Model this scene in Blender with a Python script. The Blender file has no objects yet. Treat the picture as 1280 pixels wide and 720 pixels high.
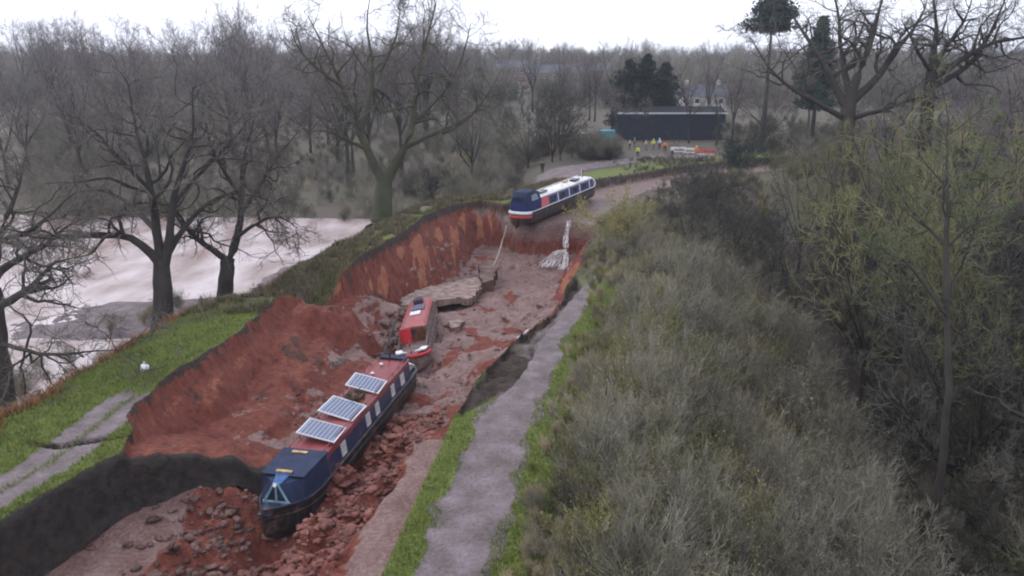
import bpy, math, random
import numpy as np
from mathutils import Vector, Matrix

# ------------------------------------------------------------------ camera, world, sun, exposure
S = bpy.context.scene
COL = S.collection
CAM_H, PITCH, FPX = 14.0, math.radians(15.8), 1004.0
cam_d = bpy.data.cameras.new("camera"); cam = bpy.data.objects.new("camera", cam_d); COL.objects.link(cam)
cam.location = (0, 0, CAM_H); cam.rotation_euler = (math.radians(90) - PITCH, 0, 0)
cam_d.sensor_width = 36; cam_d.lens = FPX / 1280 * 36; cam_d.clip_end = 9000; cam_d.clip_start = 0.5
S.camera = cam
S.view_settings.view_transform = 'Standard'; S.view_settings.look = 'None'
S.view_settings.exposure = 0.92; S.view_settings.gamma = 1
S.render.engine = 'CYCLES'
S.cycles.max_bounces = 6; S.cycles.diffuse_bounces = 3; S.cycles.glossy_bounces = 2
S.cycles.transparent_max_bounces = 16; S.cycles.volume_bounces = 1; S.cycles.filter_width = 2.0
SUN_EL, SUN_AZ = math.radians(42), math.radians(-55)      # azimuth from +Y toward +X
w = bpy.data.worlds.new("World"); S.world = w; w.use_nodes = True
nt = w.node_tree; nt.nodes.clear()
def WN(t, **k):
    n = nt.nodes.new(t)
    for a, b in k.items(): setattr(n, a, b)
    return n
sky = WN('ShaderNodeTexSky', sky_type='NISHITA', sun_disc=False, sun_elevation=SUN_EL, sun_rotation=SUN_AZ)
sky.air_density = 1.0; sky.dust_density = 3.0; sky.altitude = 50
bg = WN('ShaderNodeBackground'); out = WN('ShaderNodeOutputWorld')
tc = WN('ShaderNodeTexCoord'); mp = WN('ShaderNodeMapping'); mp.inputs['Scale'].default_value = (1, 1, 3)
nz = WN('ShaderNodeTexNoise'); nz.inputs['Scale'].default_value = 1.6; nz.inputs['Detail'].default_value = 5
rm = WN('ShaderNodeValToRGB')
rm.color_ramp.elements[0].position = .3; rm.color_ramp.elements[0].color = (8.0, 8.6, 10.4, 1)
rm.color_ramp.elements[1].position = .7; rm.color_ramp.elements[1].color = (10.6, 10.9, 11.9, 1)
mix = WN('ShaderNodeMix', data_type='RGBA'); mix.inputs[0].default_value = .86
L = nt.links.new
L(tc.outputs['Generated'], mp.inputs[0]); L(mp.outputs[0], nz.inputs['Vector']); L(nz.outputs['Fac'], rm.inputs[0])
L(sky.outputs[0], mix.inputs[6]); L(rm.outputs[0], mix.inputs[7]); L(mix.outputs[2], bg.inputs[0])
bg.inputs[1].default_value = 0.083
L(bg.outputs[0], out.inputs[0])
sd = bpy.data.lights.new("sun", 'SUN'); sun = bpy.data.objects.new("sun", sd); COL.objects.link(sun)
sd.energy = 0.8; sd.angle = math.radians(25); sd.color = (1, .98, .96)
dirv = Vector((math.sin(SUN_AZ) * math.cos(SUN_EL), math.cos(SUN_AZ) * math.cos(SUN_EL), math.sin(SUN_EL)))
sun.rotation_euler = dirv.to_track_quat('Z', 'Y').to_euler()

# ------------------------------------------------------------------ helpers
rng = np.random.default_rng(7); random.seed(7)
CP, SP = math.cos(PITCH), math.sin(PITCH)
def W(px, py, z=0.0):
    """world point at height z that a photo pixel (1280x720) looks at - used to take positions off the photograph"""
    u = (px - 640) / FPX; v = (360 - py) / FPX
    d = (z - CAM_H) / (-SP + v * CP)
    return Vector((u * d, (CP + v * SP) * d, z))
def WD(px, py, depth):
    u = (px - 640) / FPX; v = (360 - py) / FPX
    return Vector((u * depth, (CP + v * SP) * depth, CAM_H + (-SP + v * CP) * depth))

def _h(ix, iy, s):
    n = (ix.astype(np.int64) * 374761393 + iy.astype(np.int64) * 668265263 + s * 974711) & 0x7fffffff
    n = ((n ^ (n >> 13)) * 1274126177) & 0x7fffffff
    return ((n ^ (n >> 16)) & 0xffff) / 65535.0
def vnoise(x, y, s=0):
    x = np.asarray(x, float); y = np.asarray(y, float)
    ix, iy = np.floor(x), np.floor(y); fx, fy = x - ix, y - iy
    fx = fx * fx * (3 - 2 * fx); fy = fy * fy * (3 - 2 * fy)
    a, b, c, d = _h(ix, iy, s), _h(ix + 1, iy, s), _h(ix, iy + 1, s), _h(ix + 1, iy + 1, s)
    return (a + (b - a) * fx) * (1 - fy) + (c + (d - c) * fx) * fy
def fbm(x, y, o=4, s=0):
    r = 0; a = .5; t = 0
    for k in range(o):
        r = r + a * vnoise(x, y, s + k * 17); t += a; a *= .5; x = x * 2.03 + 5.1; y = y * 2.03 + 1.7
    return r / t - .5
def worley(x, y, s=0):
    ix, iy = np.floor(x), np.floor(y); best = np.full(np.shape(x), 9.0)
    for dx in (-1, 0, 1):
        for dy in (-1, 0, 1):
            cx, cy = ix + dx, iy + dy; best = np.minimum(best, (x - cx - _h(cx, cy, s)) ** 2 + (y - cy - _h(cx, cy, s + 7)) ** 2)
    return best
def sm(a, b, x):
    t = np.clip((x - a) / (b - a), 0, 1); return t * t * (3 - 2 * t)
def sdist(poly, x, y, closed=True):
    """signed distance, positive inside"""
    P = np.array([(p[0], p[1]) for p in poly], float); n = len(P)
    d = np.full(x.shape, 1e18); ins = np.zeros(x.shape, bool)
    for i in range(n if closed else n - 1):
        a = P[i]; b = P[(i + 1) % n]; e = b - a
        t = np.clip(((x - a[0]) * e[0] + (y - a[1]) * e[1]) / (e @ e + 1e-12), 0, 1)
        d = np.minimum(d, (x - a[0] - t * e[0]) ** 2 + (y - a[1] - t * e[1]) ** 2)
        if closed:
            c = (a[1] > y) != (b[1] > y)
            ins ^= c & (x < (b[0] - a[0]) * (y - a[1]) / (b[1] - a[1] + 1e-12) + a[0])
    d = np.sqrt(d)
    return np.where(ins, d, -d) if closed else d
def shep(pts, x, y, p=3.2):
    num = 0; den = 0
    for (a, b, v) in pts:
        wgt = 1 / (((x - a) ** 2 + (y - b) ** 2 + .05) ** (p / 2)); num = num + wgt * v; den = den + wgt
    return num / den

def mesh_np(name, V, F, mat=None, smooth=False, parent=None, link=True):
    """V (n,3), F (m,k) arrays -> one mesh object"""
    V = np.asarray(V, np.float32); F = np.asarray(F, np.int32)
    me = bpy.data.meshes.new(name); m, k = F.shape
    me.vertices.add(len(V)); me.vertices.foreach_set('co', V.ravel())
    me.loops.add(m * k); me.loops.foreach_set('vertex_index', F.ravel())
    me.polygons.add(m); me.polygons.foreach_set('loop_start', np.arange(0, m * k, k, dtype=np.int32))
    if smooth: me.polygons.foreach_set('use_smooth', np.ones(m, bool))
    me.update(calc_edges=True)
    if mat: me.materials.append(mat)
    o = bpy.data.objects.new(name, me)
    if link: COL.objects.link(o)
    if parent: o.parent = parent
    return o
class MB:
    """collects shapes of ONE mesh"""
    def __init__(s): s.v = []; s.f = []
    def add(s, v, f):
        n = len(s.v); s.v += [tuple(p) for p in v]; s.f += [tuple(i + n for i in q) for q in f]; return s
    def box(s, c, d, R=None):
        c = Vector(c); hx, hy, hz = d[0] / 2, d[1] / 2, d[2] / 2
        vs = []
        for sx in (-1, 1):
            for sy in (-1, 1):
                for sz in (-1, 1):
                    p = Vector((sx * hx, sy * hy, sz * hz)); vs.append(c + (R @ p if R else p))
        return s.add(vs, [(0, 1, 3, 2), (4, 6, 7, 5), (0, 4, 5, 1), (2, 3, 7, 6), (0, 2, 6, 4), (1, 5, 7, 3)])
    def prism(s, poly, ext):
        """poly: list of 3D points, ext vector"""
        n = len(poly); e = Vector(ext); a = [Vector(p) for p in poly]
        f = [tuple(range(n))[::-1], tuple(range(n, 2 * n))] + [(i, (i + 1) % n, n + (i + 1) % n, n + i) for i in range(n)]
        return s.add(a + [p + e for p in a], f)
    def tube(s, pts, r, k=8):
        pts = [Vector(p) for p in pts]; n = len(pts); rr = r if isinstance(r, (list, tuple)) else [r] * n
        vs = []
        for i, p in enumerate(pts):
            t = (pts[min(i + 1, n - 1)] - pts[max(i - 1, 0)]).normalized()
            a = t.cross(Vector((0, 0, 1)) if abs(t.z) < .9 else Vector((1, 0, 0))).normalized(); b = t.cross(a)
            vs += [p + (a * math.cos(j * 2 * math.pi / k) + b * math.sin(j * 2 * math.pi / k)) * rr[i] for j in range(k)]
        f = [(i * k + j, i * k + (j + 1) % k, (i + 1) * k + (j + 1) % k, (i + 1) * k + j) for i in range(n - 1) for j in range(k)]
        f += [tuple(range(k))[::-1], tuple(range((n - 1) * k, n * k))]
        return s.add(vs, f)
    def loft(s, secs, cap=True):
        k = len(secs[0]); n = len(secs); vs = [p for q in secs for p in q]
        f = [(i * k + j, i * k + (j + 1) % k, (i + 1) * k + (j + 1) % k, (i + 1) * k + j) for i in range(n - 1) for j in range(k)]
        if cap: f += [tuple(range(k))[::-1], tuple(range((n - 1) * k, n * k))]
        return s.add(vs, f)
    def build(s, name, mat, parent=None, bevel=0, smooth=False):
        me = bpy.data.meshes.new(name); me.from_pydata(s.v, [], s.f); me.update()
        if mat: me.materials.append(mat)
        if smooth: me.polygons.foreach_set('use_smooth', [True] * len(me.polygons))
        o = bpy.data.objects.new(name, me); COL.objects.link(o)
        if parent: o.parent = parent
        if bevel:
            b = o.modifiers.new('bevel', 'BEVEL'); b.width = bevel; b.segments = 2; b.limit_method = 'ANGLE'
        return o
def tag(o, label=None, cat=None, group=None, kind=None):
    if label: o['label'] = label
    if cat: o['category'] = cat
    if group: o['group'] = group
    if kind: o['kind'] = kind
    return o
def empty(name, loc, rz=0):
    o = bpy.data.objects.new(name, None); COL.objects.link(o); o.location = loc; o.rotation_euler = (0, 0, rz)
    o.empty_display_size = .3
    return o

# ------------------------------------------------------------------ materials
def mat(name, col, rough=.8, var=.25, scale=6, bump=.0, bscale=30, metal=0, spec=.3, col2=None, coords='Object', emit=None):
    m = bpy.data.materials.new(name); m.use_nodes = True; N = m.node_tree; Lk = N.links.new
    b = N.nodes['Principled BSDF']; b.inputs['Roughness'].default_value = rough; b.inputs['Metallic'].default_value = metal
    b.inputs['Specular IOR Level'].default_value = spec
    t = N.nodes.new('ShaderNodeTexCoord')
    n = N.nodes.new('ShaderNodeTexNoise'); n.inputs['Scale'].default_value = scale; n.inputs['Detail'].default_value = 6
    r = N.nodes.new('ShaderNodeValToRGB'); c2 = col2 or tuple(c * (1 + var) for c in col); c1 = col if col2 else tuple(c * (1 - var) for c in col)
    r.color_ramp.elements[0].position = .35; r.color_ramp.elements[0].color = (*c1, 1)
    r.color_ramp.elements[1].position = .65; r.color_ramp.elements[1].color = (*c2, 1)
    Lk(t.outputs[coords], n.inputs['Vector']); Lk(n.outputs['Fac'], r.inputs[0]); Lk(r.outputs[0], b.inputs['Base Color'])
    if bump:
        n2 = N.nodes.new('ShaderNodeTexNoise'); n2.inputs['Scale'].default_value = bscale; n2.inputs['Detail'].default_value = 5
        bp = N.nodes.new('ShaderNodeBump'); bp.inputs['Strength'].default_value = bump; bp.inputs['Distance'].default_value = .05
        Lk(t.outputs[coords], n2.inputs['Vector']); Lk(n2.outputs['Fac'], bp.inputs['Height']); Lk(bp.outputs[0], b.inputs['Normal'])
    return m
def twig_mat(name, c1, c2, rough=.85):
    """bark / twig colour varying from object to object and along it"""
    m = bpy.data.materials.new(name); m.use_nodes = True; N = m.node_tree; Lk = N.links.new
    b = N.nodes['Principled BSDF']; b.inputs['Roughness'].default_value = rough; b.inputs['Specular IOR Level'].default_value = .15
    oi = N.nodes.new('ShaderNodeObjectInfo'); g = N.nodes.new('ShaderNodeNewGeometry')
    n = N.nodes.new('ShaderNodeTexNoise'); n.inputs['Scale'].default_value = .9; n.inputs['Detail'].default_value = 3
    a = N.nodes.new('ShaderNodeMath'); a.operation = 'ADD'; a2 = N.nodes.new('ShaderNodeMath'); a2.operation = 'MULTIPLY'; a2.inputs[1].default_value = .45
    r = N.nodes.new('ShaderNodeMix'); r.data_type = 'RGBA'; r.inputs[6].default_value = (*c1, 1); r.inputs[7].default_value = (*c2, 1)
    sub = N.nodes.new('ShaderNodeMath'); sub.operation = 'MULTIPLY_ADD'; sub.inputs[1].default_value = 1.8; sub.inputs[2].default_value = -.7; sub.use_clamp = True
    Lk(g.outputs['Position'], n.inputs['Vector']); Lk(oi.outputs['Random'], a2.inputs[0]); Lk(a2.outputs[0], a.inputs[0]); Lk(n.outputs['Fac'], a.inputs[1])
    Lk(a.outputs[0], sub.inputs[0]); Lk(sub.outputs[0], r.inputs[0]); Lk(r.outputs[2], b.inputs['Base Color'])
    return m
M = {}
M['bark'] = twig_mat('bark', (.022, .019, .017), (.055, .048, .041))
M['bark_green'] = twig_mat('mossy_bark', (.035, .034, .025), (.07, .072, .042))
M['twig'] = twig_mat('twig', (.075, .066, .058), (.15, .134, .118))
M['olive'] = twig_mat('olive_leaf', (.045, .05, .025), (.13, .13, .06))
M['dead_leaf'] = twig_mat('dead_brown_leaf', (.075, .062, .045), (.18, .15, .10))
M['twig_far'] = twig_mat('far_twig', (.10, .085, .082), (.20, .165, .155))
M['twig_shaded'] = twig_mat('shade_tinted_twig', (.04, .038, .034), (.10, .094, .08))  # darker twigs: shade inside the right-hand wood put into their colour
M['twig_gray'] = twig_mat('grey_twig', (.075, .07, .052), (.27, .25, .195))
M['twig_tan'] = twig_mat('tan_stalk', (.24, .20, .13), (.46, .39, .26))
M['twig_green'] = twig_mat('yellow_green_leaf', (.12, .145, .035), (.28, .28, .08))
M['twig_dark'] = twig_mat('dark_bramble', (.022, .025, .017), (.055, .058, .033))
M['moss_leaf'] = twig_mat('mossy_growth', (.065, .085, .035), (.13, .15, .065))
M['conifer'] = twig_mat('conifer_green', (.018, .035, .028), (.035, .06, .045))
M['olive_twig'] = twig_mat('olive_twig', (.10, .095, .045), (.24, .22, .11))
M['ivy'] = twig_mat('ivy_green', (.012, .022, .02), (.03, .045, .035))

# ------------------------------------------------------------------ terrain height field
RIM = [(-18.6, 10), (-17.4, 18), (-16.2, 22.2), (-15.3, 25), (-14.5, 26.9), (-14.9, 28.6), (-15.9, 30.3), (-15.9, 33.7), (-15.6, 36), (-14.9, 41.8), (-14.5, 47.7),
       (-13.5, 50.5), (-11.7, 56.5), (-9.6, 66), (-7.9, 76), (-5.8, 81.5), (-3.3, 83.3), (-.8, 81.5), (1.5, 84), (5, 90), (10.5, 100), (23, 113), (40, 124), (75, 142),
       (80, 133), (45, 113), (27, 102), (15.5, 90), (11, 82), (9, 76), (7.2, 70), (6.4, 63), (5.2, 56), (3.2, 48.5), (2.2, 44.5),
       (.1, 39.5), (-1.1, 36), (-1.9, 32), (-2.3, 30.5), (-2.5, 28.8), (-3.1, 24.5), (-3.7, 19.6), (-4.6, 10)]
MID = [(-2.4, 30.0), (-2.1, 32), (-1.3, 36), (-.2, 39.5), (1.9, 44.5), (3.0, 48.5), (4.4, 53), (4.6, 50), (3.2, 45.5), (2.3, 42), (1.3, 39), (.9, 36), (.1, 33.5), (-1.2, 31.4)]
CUT = [(-14.6, 26.8), (-13.7, 27.6), (-12.1, 28.8), (-10.4, 29.6), (-9.2, 29.9)]
FN = [(-14.2, 27.9, -.35), (-12.9, 28.9, -.8), (-12, 29.5, -1.2), (-10.4, 30.3, -2.1), (-9.3, 30.8, -2.9), (-12, 35, -2.2), (-10, 34, -2.9), (-9.2, 36, -3.2), (-12, 40, -1.9), (-9, 41, -3.3),
      (-13, 44, -1.2), (-12.6, 47.2, -.45), (-11.3, 48.0, -.7), (-10.2, 48.5, -1.2), (-9.3, 48.4, -2.3), (-8.6, 48.8, -3.6), (-11.5, 50.6, -2.6), (-13, 51.5, -2.3), (-12.6, 53.5, -2.3), (-10.3, 50.8, -3.1), (-9.8, 45.6, -3.2), (-11.4, 45, -2.1), (-10.4, 52, -3.2), (-11.5, 54.5, -2.2), (-9, 52, -3.9), (-8, 47, -4.1),
      (-6, 45, -4.2), (-6.5, 52, -4.7), (-6.6, 60, -4.9), (-8, 64, -4.6), (-5, 68, -4.8), (-1, 70, -4.8), (3, 72, -4.4), (5.5, 74, -4), (3, 66, -4.4), (5, 62, -3.4),
      (0, 60, -4.5), (0, 52, -4.1), (-3, 50, -4.2), (2, 50, -3), (3.5, 56, -3.2), (-2, 44, -3.4), (-.7, 42, -2.2), (.5, 44, -2.3), (-3, 38, -3), (-2.4, 36, -2.1),
      (-2.8, 33, -1.9), (-4, 34, -2.7), (-5, 31, -2.9), (-3.8, 29, -1.3), (-4.8, 28, -2.2), (-7.5, 32, -3.6), (-7, 36, -3.8), (-6.3, 40, -4), (-5, 36, -3.0), (-5, 40, -3.6)]
FS = [(-14.2, 24, -2.35), (-14.5, 20, -2.3), (-13.6, 25.8, -2.1), (-12.5, 24, -2.4), (-12, 21, -2.5), (-11.3, 24.5, -2.7), (-10, 21, -2.9), (-12.2, 27.7, -2.0), (-11.2, 28.4, -2.4), (-10.2, 28.6, -2.9), (-10.6, 26, -3.0), (-9, 25.5, -3.9),
      (-8, 22.5, -3.0), (-6.6, 21, -2.1), (-5, 20.5, -.95), (-4.5, 24, -.95), (-5.3, 24.5, -1.5), (-6.6, 25, -2.5), (-7.6, 27.5, -3.5), (-4.9, 28, -2.2), (-3.8, 28.5, -1.1), (-7, 30, -3.3), (-5.6, 18, -.95), (-7, 18, -2), (-10, 17, -2.6), (-15, 16, -2.3)]
SL = [(-16, 20, 9), (-15, 25, 9), (-14.4, 27, 9), (-15.9, 31, .75), (-15.8, 36, .7), (-15, 42, .75), (-14.3, 47, 1.0), (-13.5, 52, 3), (-12.7, 54.5, 3), (-11.5, 57, 2.2), (-9.6, 66, 1.3), (-7.5, 77, .85), (-3.3, 83, .8), (-.8, 81, 2),
      (5, 90, 3), (23, 113, 3), (45, 113, 3), (15, 90, 2), (8, 75, 2), (6, 63, 1.2), (4, 52, 1.6), (2, 44.5, 3), (-1.2, 36, 3), (-2.4, 30, 2.5), (-3.1, 25, 2.5), (-4, 19, 2.5)]
WATER_Z = -4.3
def hf(x, y, full=False):
    x = np.asarray(x, float); y = np.asarray(y, float)
    nearw = sm(160, 120, y)
    wob = (.45 * fbm(x * 1.1, y * 1.1, 4, 3) + .9 * fbm(x * .35, y * .35, 2, 9)) * sm(27, 31, y) + .06 * fbm(x * 3, y * 3, 2, 5)
    d = sdist(RIM, x, y) + wob * (1 - .6 * sm(-6, -3, x) * sm(45, 40, y))
    left = x < np.interp(y, [10, 40, 60, 75, 90, 115, 142], [-9, -6, -3, 0, 7, 33, 78])
    do = -d                                             # distance outside the channel
    ax = np.interp(y, [10, 60, 75, 90, 115, 142], [-9, -3, 0, 7, 33, 78])
    zl = -4.35 * sm(4.6 - 1.2 * sm(28, 34, y) - 1.5 * sm(44, 52, y) * sm(90, 80, y), 12.5 - 2 * sm(28, 34, y) - 1.5 * sm(44, 52, y) * sm(90, 80, y), do) + .1 * fbm(x * .8, y * .8, 3, 21) + (.62 + 1.1 * fbm(x * .5, y * .5, 3, 23)) * np.exp(-((x + 24) / 6.5) ** 2 - ((y - 55) / 4.5) ** 2) + (.5 + 1.2 * fbm(x * .4, y * .4, 3, 24)) * np.exp(-((x + 17) / 3) ** 2 - ((y - 66) / 6) ** 2)
    toflat = sm(86, 108, y) * sm(-7, 5, x - .02 * y)
    zl = zl * (1 - toflat) + (-.3 + .3 * fbm(x * .1, y * .1, 2, 4)) * toflat
    zl = zl + (4.0 * sm(90, 230, y) * (1 - toflat))
    zr = -6.2 * sm(6, 17, do) - 1.6 * np.exp(-((do - 20.5) / 2.5) ** 2) + .1 * fbm(x * .8, y * .8, 3, 22) + .9 * fbm(x * .12, y * .12, 3, 41) * sm(8, 16, do)
    zr = zr + 6.0 * sm(60, 150, y) * sm(8, 16, do)
    land = np.where(left, zl, zr)
    gap = 2.3 * np.exp(-((y - 52.3 - .25 * (x + 13)) / 2.2) ** 2) * sm(-9, -11, x); land = np.minimum(land, np.maximum(land - gap, -4.35))
    hill = 17 * sm(170, 640, y) * (.7 + .9 * fbm(x * .003, y * .003, 3, 77)) + 0 * y
    land = land + hill
    # canal bed and scour hole
    fn = shep(FN, x, y); fs = shep(FS, x, y)
    cy = np.interp(x, [p[0] for p in CUT], [p[1] for p in CUT]) + .15 * fbm(x * 2, y * 2, 2, 8)
    cutw = np.where(x < -9.4, .12, 1.2)
    tn = np.clip((y - cy) / cutw + .5, 0, 1); fl = fs * (1 - tn) + fn * tn
    hd = np.interp(x, [-2, .5, 3, 6, 8, 12], [82, 77.5, 76.2, 76.8, 75.5, 72]) + .5 * fbm(x * 1.3, y * 1.3, 3, 12)
    tu = np.clip((y - hd) / 1.2 + .5, 0, 1)
    up = -1.25 + .12 * fbm(x * .8, y * .8, 3, 15)
    lump = .9 * np.abs(fbm(x * .9, y * .9, 3, 31)) + .14 * np.abs(fbm(x * 2.6, y * 2.6, 2, 33))
    wx, wy = x + .35 * fbm(x * 2.1, y * 2.1, 3, 35), y + .35 * fbm(x * 2.1, y * 2.1, 3, 37)
    wl1 = 1 - np.minimum(worley(wx * 1.15, wy * 1.0, 41), 1); wl2 = 1 - np.minimum(worley(wx * 3.0, wy * 2.6, 43), 1); big = sm(-.15, .15, fbm(x * .8, y * .8, 2, 45))
    heap = .62 * wl1 * (.35 + .9 * big) + .24 * wl2 * (.4 + big) + .5 * fbm(x * .5, y * .5, 2, 47)
    # broken clods heaped beside the near boat
    clod = sm(-9.0, -7.4, x) * sm(-4.1, -5.0, x) * sm(36, 33, y) * sm(18, 20, y) * (1 - .0 * x)
    hole = sm(-12.6, -11.6, x) * sm(29, 28, y)
    smooth_bed = sm(50, 54, y) * sm(-12, -9, x)
    amp = .35 + .3 * hole + .15 * smooth_bed
    silt = sm(-11.9, -12.6, x + .9 * fbm(x * .7, y * .7, 3, 51)) * (y < cy)
    ledge = sm(-6.0, -5.2, x + .25 * (y - 20) * 0 + .5 * fbm(x, y, 3, 55) - .12 * (y - 20)) * sm(31, 29, y)
    amp = amp * (1 - .85 * silt) * (1 - .85 * ledge) * (1 - tu)
    flz = fl * (1 - tu) + up * tu + (lump - .18) * amp * 1.6 + (heap - .35) * np.maximum(clod, hole * .55 * (1 - silt)) * (1 - ledge) * 1.0
    ledge = sm(1.9, 1.35, d + .9 * fbm(x * .8, y * .8, 3, 57)) * (x > -8) * sm(31.5, 29.8, y) * (d > 0)
    flz = flz + (.12 * fbm(x * 2.8, y * 2.8, 3, 59) + .35 * fbm(x * 1.1, y * 1.1, 3, 60) * (y > 30)) * (1 - tu) * (1 - silt); flz = flz * (1 - ledge) + (-.95 + .1 * fbm(x, y, 3, 58)) * ledge
    s = shep(SL, x, y, 3)
    rill = 1 + .35 * fbm(x * 2.2, y * 2.2, 3, 61)
    drop = gap + .45 * sm(0, .5, d) + s * np.maximum(d, 0) * rill
    zc = np.maximum(flz, -drop + .5 * fbm(x * .9, y * .9, 4, 63) * sm(.2, 1.5, d) * (s < 4))
    dm = sdist(MID, x, y) + .3 * fbm(x * 1.5, y * 1.5, 3, 71)
    land = land - (.45 + .9 * fbm(x * 1.2, y * 1.2, 2, 73)) * sm(-.05, .25, dm)
    inside = d > 0
    z = np.where(inside, zc, land)
    # cracks across the left bank
    k1 = sdist([(-18.4, 27.9), (-17.0, 27.6), (-15.7, 28.2), (-14.6, 28.6)], x, y, False); k2 = sdist([(-17.0, 33.4), (-16.1, 31.2), (-15.8, 29.8)], x, y, False)
    kk = k1 + .18 * fbm(x * 2.5, y * 2.5, 2, 81)
    z = z - .5 * sm(.24, .06, kk) * (~inside)
    if full: return z, dict(d=d, s=s, drop=drop, flz=flz, inside=inside, left=left, silt=silt, ledge=ledge, tu=tu, dm=dm, crack=sm(.3, .1, kk), do=do, clod=clod, tn=tn, ax=ax)
    return z

def path_c(y):   # centre line of the right-hand towpath
    return np.interp(y, [10, 19.6, 24.5, 28.8, 33, 39, 45, 52, 62, 75, 90], [-2.1, -1.35, -.75, -.1, .75, 1.9, 3.6, 5.9, 8.2, 10.5, 16])

ny = []
yy = 9.0
while yy < 1700: ny.append(yy); yy *= 1.0034 if yy < 95 else 1.0052 if yy < 125 else (1.012 if yy < 300 else 1.05)
Yr = np.array(ny)
uu = np.concatenate([np.linspace(-2.4, -.78, 60)[:-1], np.linspace(-.78, .30, 850)[:-1], np.linspace(.30, .8, 160)[:-1], np.linspace(.8, 2.4, 60)])
U, Yg = np.meshgrid(uu, Yr); X = U * Yg
Z, T = hf(X, Yg, True)
nr, nc = X.shape
idx = np.arange(nr * nc).reshape(nr, nc)
F = np.stack([idx[:-1, :-1], idx[:-1, 1:], idx[1:, 1:], idx[1:, :-1]], -1).reshape(-1, 4)

# ---- surface kinds (where grass, path, red soil, silt, dark soil plus painted gully shade, bracken lie)
def masks(x, y, z, T, slope):
    g1 = fbm(x * .6, y * .6, 4, 101); g2 = fbm(x * 2.3, y * 2.3, 3, 103)
    d, left, inside, do = T['d'], T['left'], T['inside'], T['do']
    path = np.zeros_like(x); grass = np.zeros_like(x); brk = np.zeros_like(x); dark = np.zeros_like(x)
    # right towpath
    pc = path_c(y) - .35; pd = np.abs(x - pc)
    path_r = sm(1.4, 1.05, pd + .5 * g2 * .6 + .9 * g1 + np.maximum(y - 44, 0) * .15) * (~left)
    # left track : two wheel ruts
    lc = x - np.interp(y, [10, 20, 26, 31, 34], [-20.2, -18.6, -16.75, -16.5, -16.0]); path_l = sm(1.1, .85, np.abs(lc) + .35 * g2) * left * sm(33.5, 32, y)
    mid = sm(.35, .05, np.abs(lc)) * .55
    path = np.where(inside, 0, np.maximum(path_r, path_l * (1 - mid)))
    path = np.maximum(path, left * (~inside) * (z > -4.4) * (z < -3.2) * (y < 75) * sm(9.5, 10.5, do) * .9)
    upl = left * sm(70, 76, y) * sm(2.6, 1.8, np.abs(do - np.interp(y, [70, 100, 110], [3.4, 3.6, 9.5])) + g2) * (y < 128); path = np.maximum(path, np.where(inside, 0, upl * .9))
    gw = np.where(left, np.interp(y, [10, 28, 32, 42, 46, 70, 98, 106, 150], [5.6, 5.2, 3.8, 3.4, .6, 2.2, 2.5, 6, 6.0]), 4.6)
    grass = np.where(inside, 0, sm(gw + .7, gw - .7, do + 2.2 * g1)) * (1 - path) * (y < 150) * np.where(left, 1, .12 + .88 * sm(56, 46, y))
    grass = grass * np.where(left & (y > 46), .75 + .9 * g1, 1)
    brk = left * sm(4.2, 5.4, do + 2.2 * g1) * sm(11, 9, do) * (y < 60)
    dm = sm(-.05, .2, T['dm'])
    cut = T['inside']
    red = np.where(cut, 1, 0) * 1.0
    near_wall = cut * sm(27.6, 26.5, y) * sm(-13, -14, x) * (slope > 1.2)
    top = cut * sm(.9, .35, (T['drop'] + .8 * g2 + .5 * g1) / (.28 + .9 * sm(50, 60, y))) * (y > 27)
    dark = np.maximum.reduce([(~cut) * (~left) * sm(14, 17, do) * sm(30, 24, do) * sm(110, 90, y), near_wall, top * .85, cut * .55 * sm(.08, .24, fbm(x * .8, y * .8, 4, 109)) * (T['tu'] < .5) * (1 - T['ledge']) * (slope > .25) * (y > 29), cut * T['tu'] * .45, dm * .75 * (1 - sm(.05, .12, g1)), T['crack'] * (~cut), cut * (T['tn'] > .02) * (T['tn'] < .98) * (x < -9.2) * 1.0])  # first term: leaf litter darkened to paint the right gully's shade
    bedflat = cut * sm(.55, .25, slope) * sm(.25, -.05, z - T['flz'] * .999)
    pink = cut * sm(-.16, .02, fbm(x * .55, y * .55, 4, 105) + .12 * (y > 50) - .25 * (T['clod'] > .3)) * sm(1.1, .5, slope)
    pink = pink * np.where(y > 33, 1, 0) * sm(-.9, -.5, z - T['flz'] + 0) * (z < -2.4)
    pink = np.maximum.reduce([pink, T['silt'] * (z < -1.9), T['ledge'] * cut * (z > -1.3) * (slope < 1.2), T['tu'] * cut * (z < -.9)])
    pink = np.clip(pink, 0, 1)
    scar = cut * sm(.3, .8, z - T['flz']) * sm(-.02, .12, fbm(x * 1.6 + .2 * y, y * .35, 4, 107)) * (T['drop'] > 1.0)
    scar = scar * np.where(y > 45, 1, .45)
    litter = np.where(cut, 0, 1) * (1 - np.clip(grass + path + brk, 0, 1))
    grass = grass * (1 - dm * .8); path = path * (1 - dm * .45)
    return np.stack([grass, path, pink, brk], -1), np.stack([dark, scar, red, litter], -1)
dzx = np.gradient(Z, axis=1) / (np.gradient(X, axis=1) + 1e-9); dzy = np.gradient(Z, axis=0) / (np.gradient(Yg, axis=0) + 1e-9)
SLP = np.hypot(dzx, dzy)
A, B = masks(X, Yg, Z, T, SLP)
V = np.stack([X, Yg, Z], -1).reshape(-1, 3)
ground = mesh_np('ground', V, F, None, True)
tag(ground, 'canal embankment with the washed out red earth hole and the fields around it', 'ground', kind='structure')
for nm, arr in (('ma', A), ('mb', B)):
    at = ground.data.attributes.new(nm, 'FLOAT_COLOR', 'POINT'); at.data.foreach_set('color', np.ascontiguousarray(np.clip(arr, 0, 1).reshape(-1, 4), np.float32).ravel())
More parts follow.
